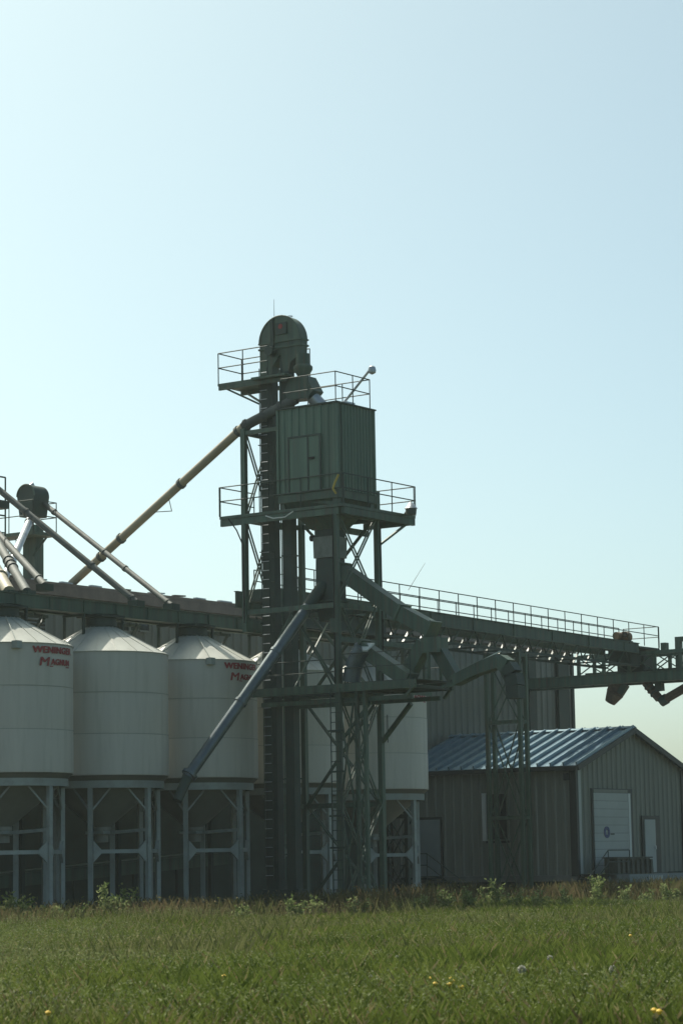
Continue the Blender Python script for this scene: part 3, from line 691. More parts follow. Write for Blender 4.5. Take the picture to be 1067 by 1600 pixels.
MB().beam((PX1 - .1, -6.3, PZ - .12), (PX1 - .1, -4.45, PZ - .12), .12, .2).build('platform_beam', 'green', tw)
MB().beam((6.95, -6.15, PZ - 1.0), (PX1 - .3, -6.3, PZ - .2), .07).build('platform_brace', 'green', tw)
MB().rail([(PX0, PY1, PZ + .1), (PX0, PY0, PZ + .1)], .98, 1.7, .02).build('railing', 'gdark', tw)
MB().rail([(PX0 + .05, PY0, PZ + .1), (PX1, PY0, PZ + .1)], .98, 1.45, .02).build('railing', 'gdark', tw)
MB().rail([(PX1, PY0 + .05, PZ + .1), (PX1, -4.4, PZ + .1)], .98, 1.45, .02).build('railing', 'gdark', tw)
MB().rail([(PX0 + .05, PY1, PZ + .1), (6.3, PY1, PZ + .1)], .98, 1.45, .02).build('railing', 'gdark', tw)
a = pt(529, 741, X=PX0 - .03)
MB().path([a, a + V((-.04, .12, -.25)), a + V((-.05, .2, -.45)), a + V((-.02, .1, -.62))], .035).build('hose', 'yellow', tw)
MB().path([V((4.30, -1.9, 13.1)), V((4.34, -2.2, 12.7)), V((4.38, -2.42, 12.2)), V((4.36, -2.46, 10.8)), V((4.42, -2.42, 9.6))], .022).build('conduit', 'dark', tw)
MB().path([pt(415, 806, X=4.3), pt(427, 810, X=4.3), pt(445, 808, X=4.3), pt(458, 799, X=4.3)], .02).build('cable', 'pale', tw)
for k_, (xx, yy) in enumerate(((TX0 - .11, TY0 + .05), (TX1 + .05, TY0 - .11))):
    MB().path([V((xx, yy, 12.9)), V((xx + .02, yy, 10.1)), V((xx, yy, 7.4))], .02, 5).build('conduit', 'dark', tw)
MB().box(TX0 - .2, TX0 - .09, TY0 - .12, TY0 + .16, 9.05, 9.5).build('junction_box', 'green', tw)
for ya_, yb_ in ((TY0 + .1, -4.25), (-2.75, -4.35)):
    for o_ in (-.06, .06): MB().beam((TX0 + o_, ya_, 7.45), (TX0 + o_, yb_, 9.85), .05, .03, up=(1, 0, 0)).build('brace', 'green', tw)
MB().beam((TX0 + .1, -4.3, 7.4), (TX1 - .1, -4.3, 9.9), .05).beam((TX1 - .1, -4.36, 7.4), (TX0 + .1, -4.36, 9.9), .05).build('brace', 'green', tw)
MB().path([V((TX0 - .1, -6.0, 8.2)), V((TX0 - .1, -2.9, 8.2))], .018, 5).path([V((TX0 - .1, -6.0, 7.8)), V((TX0 - .1, -2.9, 7.8))], .018, 5).build('railing', 'gdark', tw)
# mid-height bracing beams under the platform and the small strut level by the chute
LZ = 7.26
lp = MB()
for x in (4.42, 6.6): lp.beam((x, -2.7, LZ), (x, -9.1, LZ), .12, .26)
lp.build('loading_beam', 'green', tw)
lp2 = MB()
for x in (4.7, 6.3): lp2.beam((x, -2.9, LZ - .38), (x, -8.8, LZ - .38), .10, .14)
lp2.build('loading_beam', 'green', tw)
MB().beam((4.42, -9.1, LZ + .02), (4.42, -8.75, LZ - .38), .08).beam((6.6, -9.1, LZ + .02), (6.6, -8.75, LZ - .38), .08).build('nose_strut', 'green', tw)
for i in range(9):
    y = -2.9 - i * .76; MB().box(4.5, 6.52, y - .05, y + .05, LZ - .12, LZ - .02).build('cross_bar', 'gdark', tw)
MB().box(4.55, 6.5, -9.0, -6.3, LZ + .135, LZ + .165).build('loading_platform', 'gdark', tw)
MB().rail([(4.45, -6.3, LZ + .13), (4.45, -8.9, LZ + .13)], .95, 1.3, .017).build('railing', 'gdark', tw)
MB().rail([(6.55, -6.3, LZ + .13), (6.55, -9.0, LZ + .13)], .95, 1.3, .017).build('railing', 'gdark', tw)
MB().beam((6.7, -6.1, 8.85), (10.4, -6.1, 8.85), .12, .16).build('outrigger_beam', 'green', tw)
MB().beam((4.6, -6.1, 8.85), (6.75, -6.1, 8.85), .10, .16).build('outrigger_beam', 'green', tw)
MB().beam((9.55, -6.1, 8.76), (9.55, -6.1, 7.3), .09).build('outrigger_post', 'green', tw)
MB().beam((6.95, -6.1, 7.3), (9.9, -6.1, 7.3), .10, .12).build('outrigger_beam', 'green', tw)
MB().beam((6.95, -6.1, 8.75), (9.5, -6.1, 7.36), .07).build('brace', 'green', tw)
# legs and knees carrying the loading platform
for x in (4.55,):
    y = pt(566, 1200, X=4.55).y
    MB().beam((x, y - .16, 0.1), (x, y - .16, LZ - .14), .12).build('leg', 'green', tw)
    MB().beam((x, y + .16, 0.1), (x, y + .16, LZ - .14), .12).build('leg', 'green', tw)
    for i in range(5):
        za, zb = .4 + i * 1.25, .4 + (i + 1) * 1.25
        MB().beam((x - .07, y - .16, za), (x - .07, y + .16, zb), .035).build('lacing', 'green', tw)
        MB().beam((x - .07, y + .16, za), (x - .07, y - .16, zb), .035).build('lacing', 'green', tw)
    MB().box(x - .3, x + .3, y - .45, y + .45, 0, .1).build('footing', 'conc', tw)
a, b = pt(597, 1160, X=6.86), pt(642, 1090, X=6.6)
MB().beam(a, (b.x, b.y, LZ - .46), .12).build('knee_brace', 'green', tw)
MB().beam((4.5, -6.2, 5.6), (4.7, -7.2, LZ - .48), .09).build('knee_brace', 'green', tw)
yb = pt(566, 1200, X=4.55).y + .2
for z0, z1 in ((.4, 3.6), (3.6, 6.8)):
    for x in (4.50,):
        MB().beam((x - .09, TY0 - .1, z0), (x - .09, yb, z1), .05).build('brace', 'green', tw); MB().beam((x - .13, yb, z0), (x - .13, TY0 - .1, z1), .05).build('brace', 'green', tw)
# leg ladder beside the front leg
def ladder(p, q, wv, n, rt, rr, mtl, parent, name='ladder'):
    p, q, wv = V(p), V(q), V(wv)
    l = MB().tube(p, q, rt, n=6).tube(p + wv, q + wv, rt, n=6).build(name, mtl, parent)
    for i in range(n):
        c = p.lerp(q, (i + .5) / n); MB().tube(c, c + wv, rr, n=6).build('rung', mtl, l)
    return l
ya = pt(518, 1200, X=4.3).y
ladder((4.3, ya, .1), (4.3, ya, LZ), (0, -.38, 0), 23, .022, .014, 'gdark', tw)
for y in (2.2, 3.2, 4.6, 5.9): MB().beam((4.3, ya + .1, y), (4.3, TY0 - .3, y), .05, .06).build('ladder_bracket', 'gdark', tw)

# ---------------------------------------------------------------- bucket elevator
be = thing('bucket_elevator', 'tall green bucket elevator with domed head and twin trunks', 'elevator', (5.4, -3.1, 0))
EX0, EX1 = 5.25, 5.58
MB().box(EX0, EX1, -3.07, -2.57, .9, 18.5).build('trunk', 'gdark', be)
MB().box(EX0, EX1, -3.76, -3.40, .9, 18.5).build('trunk', 'gdark', be)
z = 2.0
while z < 18.2:
    for y0, y1 in ((-3.07, -2.57), (-3.76, -3.40)): MB().box(EX0 - .03, EX1 + .03, y0 - .03, y1 + .03, z, z + .05).build('trunk_flange', 'gdark', be)
    z += 2.45
MB().box(EX0 - .08, EX1 + .08, -3.9, -2.45, 0.02, .9).build('boot', 'gdark', be)
MB().box(EX0 - .13, EX0 - .085, -3.5, -2.9, .2, .75).build('boot_door', 'green', be)
HY0, HY1, HX0, HX1 = -4.27, -2.58, 5.22, 5.66
hz = 19.05; hr = (HY1 - HY0) / 2; hc = (HY0 + HY1) / 2
prof = [(hc + hr * math.cos(t), hz + (19.93 - hz) * math.sin(t)) for t in [math.pi * i / 20 for i in range(21)]]
hd = MB().prism([(HX0, y, zz) for y, zz in prof], (HX1 - HX0, 0, 0)).build('head_cover', 'green', be, smooth=True)
MB().path([V((HX0 - .005, y, zz)) for y, zz in prof], .025, 6).build('cover_rim', 'green', hd)
MB().box(HX0 - .05, HX0 - .002, hc - .32, hc + .12, 19.28, 19.68).build('inspection_hatch', 'gdark', hd)
MB().tube((HX0 - .055, hc - .08, 19.55), (HX0 - .051, hc - .08, 19.55), .09).build('warning_sticker', 'red', hd)
MB().lathe([(.08, 0), (.10, 0), (.10, .02), (.08, .02)], (HX1 - .1, hc - .2, 19.93), n=10).build('lifting_eye', 'galv', hd)
lower = [(HY1, hz - .01), (HY1, 18.0), (HY1 - .5, 18.0), (HY1 - .52, 18.25), (HY1 - .85, 18.62), (HY1 - .95, 18.25), (HY1 - .95, 18.0), (HY0 + .5, 18.0), (HY0 + .42, 18.3), (HY0 + .02, 18.55), (HY0, hz - .01)]
MB().prism([(HX0 + .02, y, z) for y, z in lower], (HX1 - HX0 - .04, 0, 0)).build('head_base', 'green', be)
MB().box(HX0 - .03, HX1 + .03, HY0 - .03, HY1 + .03, hz - .22, hz - .16).box(HX0 - .03, HX1 + .03, HY0 - .03, HY1 + .03, hz - .02, hz + .03).build('head_flange', 'green', be)
MB().tube((HX0 + .1, hc + .28, 19.6), (HX0 + .1, hc + .28, 20.55), .012, .006, n=5).build('lightning_rod', 'gdark', be)
MB().box(HX0 - .06, HX0 - .004, hc + .22, hc + .34, 18.7, 19.85).build('cable_duct', 'gdark', be)
MB().tube((HX0 - .3, hc + .25, 18.72), (HX0 - .03, hc + .25, 18.72), .16).build('gearbox', 'gdark', be)
# discharge: round throat, flare and cone down to the clad bin
dc = V((5.44, HY0 + .05, 0))
MB().lathe([(.24, 18.55), (.24, 18.2), (.32, 18.12), (.32, 18.02), (.2, 17.82), (.2, 17.76)], dc, n=20).build('discharge_throat', 'green', be, smooth=True)
MB().prism([(5.15, HY0 + .42, 17.75), (5.15, HY0 - .25, 17.75), (5.15, HY0 - .55, 17.22), (5.15, HY0 - .3, 16.98), (5.15, HY0 + .5, 17.02), (5.15, HY0 + .62, 17.3)], (.6, 0, 0)).build('distributor', 'green', be)
a = V((5.5, HY0 - .28, 17.05)); MB().tube(a, (5.75, HY0 - .62, 16.6), .23, .23).build('outlet_pipe', 'galv', be, smooth=True)
# elevator top platform
UZ = 17.78
MB().box(4.95, 6.3, -2.55, -1.0, UZ, UZ + .08).box(4.75, 5.2, -3.95, -2.56, UZ, UZ + .08).build('head_platform', 'green', be)
MB().beam((4.97, -1.05, UZ - .08), (4.97, -3.9, UZ - .08), .08, .14).beam((6.2, -1.05, UZ - .08), (6.2, -3.9, UZ - .08), .08, .14).build('platform_beam', 'green', be)
MB().beam((5.0, -1.3, UZ - .1), (5.2, -2.55, UZ - .75), .06).beam((6.2, -1.3, UZ - .1), (5.6, -2.55, UZ - .75), .06).build('platform_brace', 'green', be)
MB().rail([(4.97, -3.1, UZ + .08), (4.97, -1.02, UZ + .08), (6.28, -1.02, UZ + .08), (6.28, -3.9, UZ + .08)], 1.05, 1.1, .02).build('railing', 'gdark', be)
lad = ladder((EX0 - .16, -2.98, 1.2), (EX0 - .16, -2.98, 18.2), (0, .32, 0), 56, .018, .014, 'gdark', be)
for rg in lad.children: rg.data.materials[0] = M['galv']
cg = MB()
for zz in (12.0, 11.0, 14.6, 15.6, 16.6): cg.beam((EX0 - .02, -3.05, zz), (EX0 - .18, -3.05, zz), .03).beam((EX0 - .02, -2.6, zz), (EX0 - .18, -2.6, zz), .03)
cg.build('ladder_bracket', 'gdark', be)
MB().path([V((EX0 - .03, -3.42, 18.1)), V((EX0 - .03, -3.38, 15.0)), V((EX0 - .03, -3.40, 9.0)), V((EX0 - .03, -3.37, 1.2))], .022, 5).build('conduit', 'green', be)
MB().beam((4.55, -2.45, 15.95), (5.7, -2.45, 15.95), .10, .14).beam((4.5, -2.5, 15.95), (4.5, -3.85, 15.95), .10, .14).build('stay_beam', 'green', be)
# long pipe from the elevator down to the warehouse roof
bp = thing('long_spout', 'long tan weathered spout slanting from the elevator head to the warehouse roof', 'spout', pt(380, 668, X=4.95))
P0 = V((5.35, -4.0, 17.05)); P1 = pt(381, 666, Y=-2.15); P2 = pt(112, 912, Y=6.6)
MB().tube(P0, P1, .17, n=16).build('upper_pipe', 'gpipe', bp, smooth=True)
MB().tube(P1, P2, .15, n=16).build('pipe', 'tan', bp, smooth=True)
for f in (0.03, .35, .70, .82): q = P1.lerp(P2, f); d = (P2 - P1).normalized(); MB().tube(q - d * .06, q + d * .06, .19, n=16).build('coupling', 'gpipe', bp, smooth=True)
for f in (.3, .62, .95): q = P0.lerp(P1, f); d = (P1 - P0).normalized(); MB().tube(q - d * .05, q + d * .05, .205, n=16).build('coupling', 'gpipe', bp, smooth=True)
q = P1.lerp(P2, .42); MB().path([q + V((0, 0, -.15)), q + V((.15, 0, -.55)), q + V((-.45, .3, -.62))], .015, 5).build('hanger_wire', 'gdark', bp)
MB().beam(P1 + V((.0, 0, -.2)), (4.5, -2.42, 16.1), .12).build('saddle', 'gdark', bp)

# ---------------------------------------------------------------- clad bin on the tower
sb = thing('clad_bin', 'square green ribbed-clad bin with a door high on the tower', 'bin', (5.69, -5.08, 13.6))
QX0, QX1, QY0, QY1, QZ0, QZ1 = 4.5, 6.62, -6.20, -3.84, 13.72, 16.55
clad(sb, 'box', (QX0, QY1, QZ0), (0, -1, 0), QY1 - QY0, QZ1 - QZ0, .62, .31, .03)
clad(sb, 'box', (QX0, QY0, QZ0), (1, 0, 0), QX1 - QX0, QZ1 - QZ0, .6, .2, .03)
clad(sb, 'box', (QX1, QY0, QZ0), (0, 1, 0), QY1 - QY0, QZ1 - QZ0, .62, .31, .03)
MB().box(QX0 + .06, QX1 - .06, QY0 + .06, QY1 - .005, QZ0 + .01, QZ1 - .01).build('inner_wall', 'box', sb)
for x, y in ((QX0, QY0), (QX1, QY0), (QX0, QY1)): MB().box(x - .045, x + .045, y - .045, y + .045, QZ0 - .02, QZ1).build('corner_trim', 'box', sb)
MB().box(QX0 - .08, QX1 + .08, QY0 - .08, QY1 + .06, QZ1 + .003, QZ1 + .05).build('roof_deck', 'gdark', sb)
a, b = pt(452, 686, X=QX0 - .05), pt(500, 765, X=QX0 - .05)
dr = MB().box(QX0 - .055, QX0 - .034, b.y, a.y, QZ0 + .04, a.z).build('door', 'box', sb)
MB().box(QX0 - .075, QX0 - .035, a.y, a.y + .06, QZ0 + .04, a.z + .06).box(QX0 - .075, QX0 - .035, b.y - .06, b.y, QZ0 + .04, a.z + .06).box(QX0 - .075, QX0 - .035, b.y, a.y, a.z + .002, a.z + .06).build('door_frame', 'gdark', dr)
m_ = b.y + (a.y - b.y) * .38
MB().box(QX0 - .072, QX0 - .057, m_ - .03, m_ + .03, QZ0 + .04, a.z - .01).build('door_stile', 'gdark', dr)
MB().box(QX0 - .11, QX0 - .073, m_ - .26, m_ - .04, 14.78, 14.85).build('door_handle', 'dark', dr)
MB().box(QX0 - .05, QX1 + .05, QY0 - .05, QY0 + .07, QZ0 - .28, QZ0 - .025).box(QX0 - .05, QX0 + .07, QY0 + .072, QY1, QZ0 - .28, QZ0 - .025).box(QX1 - .07, QX1 + .05, QY0 + .072, QY1, QZ0 - .28, QZ0 - .025).box(QX0 + .072, QX1 - .072, QY1 - .1, QY1, QZ0 - .28, QZ0 - .025).build('base_frame', 'green', sb)
for x in (QX0 + .12, QX1 - .12):
    for y in (QY0 + .12, QY1 - .12): MB().beam((x, y, PZ + .1), (x, y, QZ0 - .282), .2).build('foot', 'green', sb)
for x in (QX0 + .12,): MB().beam((x, QY0 + .15, PZ + .15), (x, QY0 + 1.1, QZ0 - .3), .1).build('foot_brace', 'green', sb)
MB().rail([(QX0 + .05, QY1 - .1, QZ1 + .05), (QX0 + .05, QY0 + .05, QZ1 + .05), (QX1 - .1, QY0 + .05, QZ1 + .05), (QX1 - .1, QY1 - .1, QZ1 + .05)], 1.0, 1.1, .019).build('railing', 'gdark', sb)
MB().box(6.0, 6.45, -5.6, -5.0, QZ1 + .052, QZ1 + .32).build('roof_hatch', 'galv', sb)
MB().lathe([(.05, 0), (.075, 0), (.075, .03), (.05, .03)], (QX0 + .25, QY0 + .2, QZ1 + .06), n=10).build('lifting_eye', 'galv', sb)
MB().path([V((QX0 + .16, QY0 - .05, 16.5)), V((QX0 + .20, QY0 - .05, 15.6)), V((QX0 + .15, QY0 - .05, 13.8))], .012, 5).build('wall_cable', 'dark', sb)
# hopper under it
hp = MB()
def frus(mb, c0, h0, c1, h1):
    vs = [V((c0[0] + sx * h0[0], c0[1] + sy * h0[1], c0[2])) for sx, sy in ((-1, -1), (1, -1), (1, 1), (-1, 1))] + [V((c1[0] + sx * h1[0], c1[1] + sy * h1[1], c1[2])) for sx, sy in ((-1, -1), (1, -1), (1, 1), (-1, 1))]
    return mb.add(vs, [(3, 2, 1, 0), (4, 5, 6, 7), (0, 1, 5, 4), (1, 2, 6, 5), (2, 3, 7, 6), (3, 0, 4, 7)])
hcx, hcy = 5.55, -5.12
frus(hp, (5.56, -5.02, 13.46), (1.04, 1.15), (hcx, hcy, 12.55), (.42, .42)); hp.build('hopper', 'green', sb)
MB().box(hcx - .36, hcx + .36, hcy - .36, hcy + .36, 12.32, 12.55).build('hopper_neck', 'gdark', sb)

# ---------------------------------------------------------------- chutes below the bin
ch = thing('drop_chute', 'boxy chute with pale grey sleeve dropping under the clad bin', 'chute', (hcx, hcy, 9.8))
frus(MB(), (hcx, hcy, 12.31), (.40, .40), (hcx, hcy, 11.62), (.39, .39)).build('sleeve', 'sleeve', ch)
MB().tube((hcx - .3, hcy + .55, 12.3), (hcx - .3, hcy + .41, 12.3), .10).build('vibrator', 'dark', ch)
frus(MB(), (hcx, hcy, 11.6), (.34, .34), (hcx, hcy, 10.2), (.36, .36)).build('duct', 'gdark', ch)
frus(MB(), (hcx, hcy, 10.19), (.36, .36), (hcx, hcy, 9.55), (.28, .28)).build('splitter', 'gdark', ch)
MB().box(hcx - .45, hcx + .45, hcy - .45, hcy + .45, 10.17, 10.22).build('flange', 'green', ch)
lp = thing('loading_spout', 'long blue-grey round spout slanting down across a lettered bin', 'spout', pt(283, 1240, Y=-3.0))
S0 = V((hcx - .25, hcy + .1, 10.75)); S1 = pt(293, 1215, Y=-3.0); S2 = pt(277, 1252, Y=-2.9)
MB().tube(S0, S0.lerp(S1, .12), .2, n=16).build('inlet', 'gdark', lp, smooth=True)
MB().tube(S0.lerp(S1, .121), S1, .185, n=20).build('pipe', 'gblue', lp, smooth=True)
d = (S1 - S0).normalized()
for f in (.14, .36, .62, .985): q = S0.lerp(S1, f); MB().tube(q - d * .05, q + d * .05, .215 if f < .9 else .26, n=20).build('coupling', 'gblue', lp, smooth=True)
MB().tube(S1, S2, .17, .15, n=18).build('nozzle', 'gdark', lp, smooth=True)
def chute(name, label, pts, w, h, m='green', up=(0, 0, 1), lid=False):
    t = thing(name, label, 'chute', pts[0])
    for a, b in zip(pts[:-1], pts[1:]): MB().beam(a, b, w, h, up).build('duct', m, t)
    for q, a, b in [(p, p, n) for p, n in zip(pts[:-1], pts[1:])] + [(pts[-1], pts[-1], pts[-1] * 2 - pts[-2])]:
        d = (b - a).normalized(); MB().beam(q - d * .04, q + d * .04, w + .1, h + .1, up).build('flange', m, t)
    return t
XC = 5.7
c0, c1, c2 = pt(535, 892, X=XC), pt(628, 958, X=XC), pt(676, 984, X=XC)
chute('inclined_chute', 'wide dark green chute sliding from the drop chute past the bridge', [c0, c1, c2], .55, .48)
jb = thing('chute_junction', 'green junction box where the wide chute forks into two legs', 'chute', c2)
MB().box(XC - .34, XC + .34, c2.y - .35, c2.y + .25, c2.z - .75, c2.z - .27).build('body', 'green', jb)
MB().beam((XC - .36, c2.y - .05, c2.z - .76), (XC - .36, c2.y - .05, LZ + .17), .09).build('post', 'green', jb)
MB().beam((XC + .36, c2.y - .05, c2.z - .76), (XC + .36, c2.y - .05, LZ + .17), .09).build('post', 'green', jb)
a, b = pt(664, 1004, X=XC + .1), pt(642, 1048, X=XC + .1); MB().beam(a, b, .42, .42).build('left_leg', 'green', jb)
a, b = pt(682, 1010, X=XC + .1), pt(712, 1062, X=XC + .1); MB().beam(a, b, .42, .40).build('right_leg', 'green', jb)
c0, c1 = pt(566, 1012, X=5.0), pt(640, 1064, X=5.0)
chute('short_chute', 'short green chute sloping beneath the outrigger beam', [c0, c1], .5, .45)
el = thing('elbow_spout', 'short grey segmented elbow spout with a gleaming end plate', 'spout', pt(549, 1066, X=4.75))
q = [pt(567, 1012, X=4.75), pt(559, 1026, X=4.75), pt(552, 1044, X=4.75), pt(549, 1066, X=4.75)]
for i in range(3): MB().tube(q[i], q[i + 1], .29, .29, n=18).build('segment', 'gblue', el, smooth=True)
a = q[0]; dd = (q[1] - q[0]).normalized()
nn = V((-.5, -.05, .86)).normalized(); MB().beam(a - nn * .02, a + nn * .03, .52, .60, up=(0, 1, 0)).build('end_plate', 'pale', el)
# swing arm over the lane
sa = thing('swing_spout', 'green cantilever spout arm curving down over the loading lane', 'spout', pt(720, 1060, X=XC))
q = [pt(712, 1064, X=XC), pt(748, 1046, X=XC), pt(782, 1033, X=XC)]
MB().beam(q[0], q[1], .45, .34).build('arm', 'green', sa); MB().beam(q[1], q[2], .45, .36, w1=.45, h1=.42).build('arm', 'green', sa)
cv_ = [pt(782, 1033, X=XC), pt(794, 1041, X=XC), pt(802, 1054, X=XC), pt(805, 1072, X=XC), pt(806, 1092, X=XC)]
for i in range(4): MB().beam(cv_[i], cv_[i + 1], .44, .44, up=(0, -1, .01) if i > 1 else (0, 0, 1)).build('hood_segment', 'gdark' if i else 'green', sa)
MB().beam(q[0] + V((0, 0, .2)), q[2] + V((0, 0, .3)), .10, .03).build('top_rail', 'pale', sa)
MB().beam((XC - .2, q[0].y + .4, LZ - .1), q[0], .1).beam((XC - .2, q[0].y + .2, LZ - .1), q[1] + V((0, 0, -.2)), .06).build('arm_strut', 'green', sa)

# ---------------------------------------------------------------- yard lights
def ylight(label, base, head, shade):
    t = thing('yard_light', label, 'lamp', base); base, head = V(base), V(head)
    MB().tube(base, head, .045, n=8).build('arm', 'galv' if not shade else 'gdark', t)
    c = head
    if shade:
        MB().lathe([(.03, .12), (.06, .10), (.22, -.10), (.20, -.10)], c, n=20).build('shade', 'galv', t, smooth=True)
        MB().lathe([(.19, -.10), (.17, -.30), (.05, -.33)], c, n=20).build('lens', 'gpipe', t, smooth=True)
    else:
        MB().lathe([(.05, .12), (.11, .08), (.14, -.03), (.12, -.12), (.03, -.17)], c + V((.03, -.06, 0)), n=20).build('lamp_head', 'galv', t, smooth=True)
        MB().tube(c, c + V((.02, -.05, .08)), .06, n=10).build('socket', 'galv', t)
    return t
ylight('galvanised yard lamp on a slanting arm above the clad bin roof', (6.2, -5.3, 16.86), pt(578, 577, X=6.6), False)
a = pt(642, 790, Y=-6.75); ylight('shaded yard lamp on a dark arm at the platform corner', (7.95, -6.5, 13.2), a, True)

# ---------------------------------------------------------------- second elevator through the warehouse roof
E2Y = 8.5
e2c = pt(52, 860, Y=E2Y); ex = e2c.x
e2 = thing('small_elevator', 'small dark green elevator head and trunk rising through the warehouse roof', 'elevator', (ex, E2Y, 11.7))
MB().box(ex - .22, ex + .22, E2Y - .3, E2Y + .3, 11.5, 14.0).build('trunk', 'green', e2)
MB().box(ex - .32, ex + .32, E2Y - .4, E2Y + .4, 11.55, 11.95).build('roof_boot', 'gdark', e2)
hz2 = pt(50, 776, Y=E2Y).z; hc2 = E2Y + .05
pr = [(hc2 + .42 * math.cos(t), hz2 + .42 * math.sin(t)) for t in [math.pi * i / 16 for i in range(17)]] + [(hc2 - .30, hz2 - .75), (hc2 + .30, hz2 - .75)]
MB().prism([(ex - .35, y, z) for y, z in pr], (.8, 0, 0)).build('head_cover', 'gdark', e2, smooth=True)
MB().path([V((ex - .355, y, z)) for y, z in pr[:17]], .03, 6).build('cover_rim', 'green', e2)
MB().prism([(ex - .15, hc2, hz2 + .42), (ex + .05, hc2, hz2 + .55), (ex + .15, hc2, hz2 + .42)], (0, .05, 0)).build('lifting_lug', 'galv', e2)
pzz = pt(31, 826, Y=E2Y - .9).z
pr_ = pt(88, 842, Y=E2Y - .9).x
MB().box(ex - 1.0, ex - .25, E2Y - .9, E2Y + 2.6, pzz - .12, pzz).box(ex - .24, pr_, E2Y - .9, E2Y - .35, pzz - .12, pzz).build('platform', 'green', e2)
MB().rail([(ex - 1.0, E2Y + 2.6, pzz), (ex - 1.0, E2Y - .9, pzz), (pr_, E2Y - .9, pzz), (pr_, E2Y + .2, pzz)], 1.12, 1.2, .02).build('railing', 'gdark', e2)
MB().beam((ex - .24, E2Y - .2, pzz - .8), (pr_ - .2, E2Y - .6, pzz - .13), .07).beam((ex - .24, E2Y + .2, pzz - .8), (ex - .9, E2Y + 1, pzz - .13), .07).build('platform_brace', 'green', e2)
ladder((ex - .42, E2Y + .45, 11.7), (ex - .42, E2Y + .45, pzz), (0, .35, 0), 6, .018, .013, 'gdark', e2)
def pipe(label, p, q, r, m, bands=(), group=None):
    t = thing('spout_pipe', label, 'spout', q); p, q = V(p), V(q)
    MB().tube(p, q, r, n=14).build('pipe', m, t, smooth=True); d = (q - p).normalized()
    for f in bands: c = p.lerp(q, f); MB().tube(c - d * .05, c + d * .05, r * 1.25, n=14).build('coupling', m, t, smooth=True)
    MB().box(q.x - .2, q.x + .2, q.y - .2, q.y + .2, q.z - .18, q.z + .04).build('inlet_box', 'gdark', t)
pipe('grey spout from the small elevator head down to the bin conveyor', pt(66, 785, Y=E2Y - .2), pt(268, 946, Y=.20), .095, 'gpipe', (.1, .5, .66, .97))
pipe('grey spout slanting from beyond the small elevator, crossing the tan spout', pt(-30, 742, Y=7.0), pt(213, 941, Y=.30), .11, 'gpipe', (.3, .72, .97))
pipe('gleaming galvanised spout leaning below the small elevator', pt(49, 808, Y=E2Y - .5), pt(5, 908, Y=5.2), .135, 'galv', (.08, .62))
pipe('grey spout pipe dropping in front of the small elevator trunk', pt(-20, 815, Y=6.5), pt(70, 915, Y=1.0), .12, 'gpipe', (.9,))
pipe('thick grey spout with clamp rings left of the trunk', pt(-14, 830, Y=5.5), pt(42, 925, Y=.6), .15, 'gpipe', (.5, .56, .62))
pipe('rust-stained spout low beside the clamped spout', pt(-30, 850, Y=4.5), pt(14, 925, Y=.8), .2, 'tan', (.7,))
a = pt(4, 790, Y=6.4)
bx = thing('control_box', 'dark control box with railing frame above the conveyor spouts', 'control box', (a.x, a.y, 11.75))
MB().box(a.x - .7, a.x + .12, a.y - .2, a.y + .2, a.z - .12, a.z + .15).build('box', 'gdark', bx)
MB().rail([(a.x - 1.5, a.y, 11.6), (a.x + .14, a.y, 11.6)], pt(8, 746, Y=6.4).z - 11.6, 1.7, .03, levels=(1.0, .62, .45)).build('frame', 'gdark', bx)

# ---------------------------------------------------------------- grass field and weeds
def quads_object(name, verts, faces_n, cols, matname, kind='stuff'):
    """verts (N,k,3): N leaf faces of k corners each"""
    N, k = verts.shape[0], verts.shape[1]
    me = bpy.data.meshes.new(name)
    me.vertices.add(N * k); me.vertices.foreach_set('co', verts.reshape(-1).astype(np.float32))
    me.loops.add(N * k); me.loops.foreach_set('vertex_index', np.arange(N * k, dtype=np.int32))
    me.polygons.add(N); me.polygons.foreach_set('loop_start', np.arange(0, N * k, k, dtype=np.int32)); me.polygons.foreach_set('loop_total', np.full(N, k, dtype=np.int32))
    a = me.color_attributes.new('Col', 'FLOAT_COLOR', 'POINT')
    c = np.ones((N * k, 4), np.float32); c[:, :3] = cols.reshape(-1, 3); a.data.foreach_set('color', c.reshape(-1))
    me.materials.append(M[matname]); me.update(); me.validate()
    o = bpy.data.objects.new(name, me); COL.objects.link(o); o['kind'] = kind; return o
def patch(x, y, s=1.0, ph=0.0):
    return 0.5 + 0.25 * (np.sin(x * .31 * s + 1.3 * np.sin(y * .23 * s + ph)) + np.sin(y * .37 * s + 1.7 * np.sin(x * .19 * s + 2 + ph))) 
def scatter(n, d0, d1, pw=1.0):
    u = nrs.rand(n); d = (d0 ** pw + u * (d1 ** pw - d0 ** pw)) ** (1 / pw)
    l = (nrs.rand(n) * 2 - 1) * (0.15 * d + 3.0)
    x = CAM.x + F0.x * d + R0.x * l; y = CAM.y + F0.y * d + R0.y * l
    return x, y, d, l
def blades(x, y, h, wd, col, lean=0.35):
    """narrow 4-corner blades, tip leaning"""
    n = len(x); a = nrs.rand(n) * 2 * np.pi; dx, dy = np.cos(a), np.sin(a)
    b = nrs.rand(n) * 2 * np.pi; lx, ly = np.cos(b) * h * lean * nrs.rand(n), np.sin(b) * h * lean * nrs.rand(n)
    z0 = np.zeros(n)
    p0 = np.stack([x - dx * wd * .4, y - dy * wd * .4, z0], 1); p1 = np.stack([x + dx * wd * .4, y + dy * wd * .4, z0], 1)
    p2 = np.stack([x + dx * wd * .5 + lx * .4, y + dy * wd * .5 + ly * .4, h * .62], 1)
    p3 = np.stack([x + lx, y + ly, h], 1)
    return np.stack([p0, p1, p2, p3], 1)
def mixc(a, b, t): return np.array(a)[None] * (1 - t[:, None]) + np.array(b)[None] * t[:, None]
N = 480000
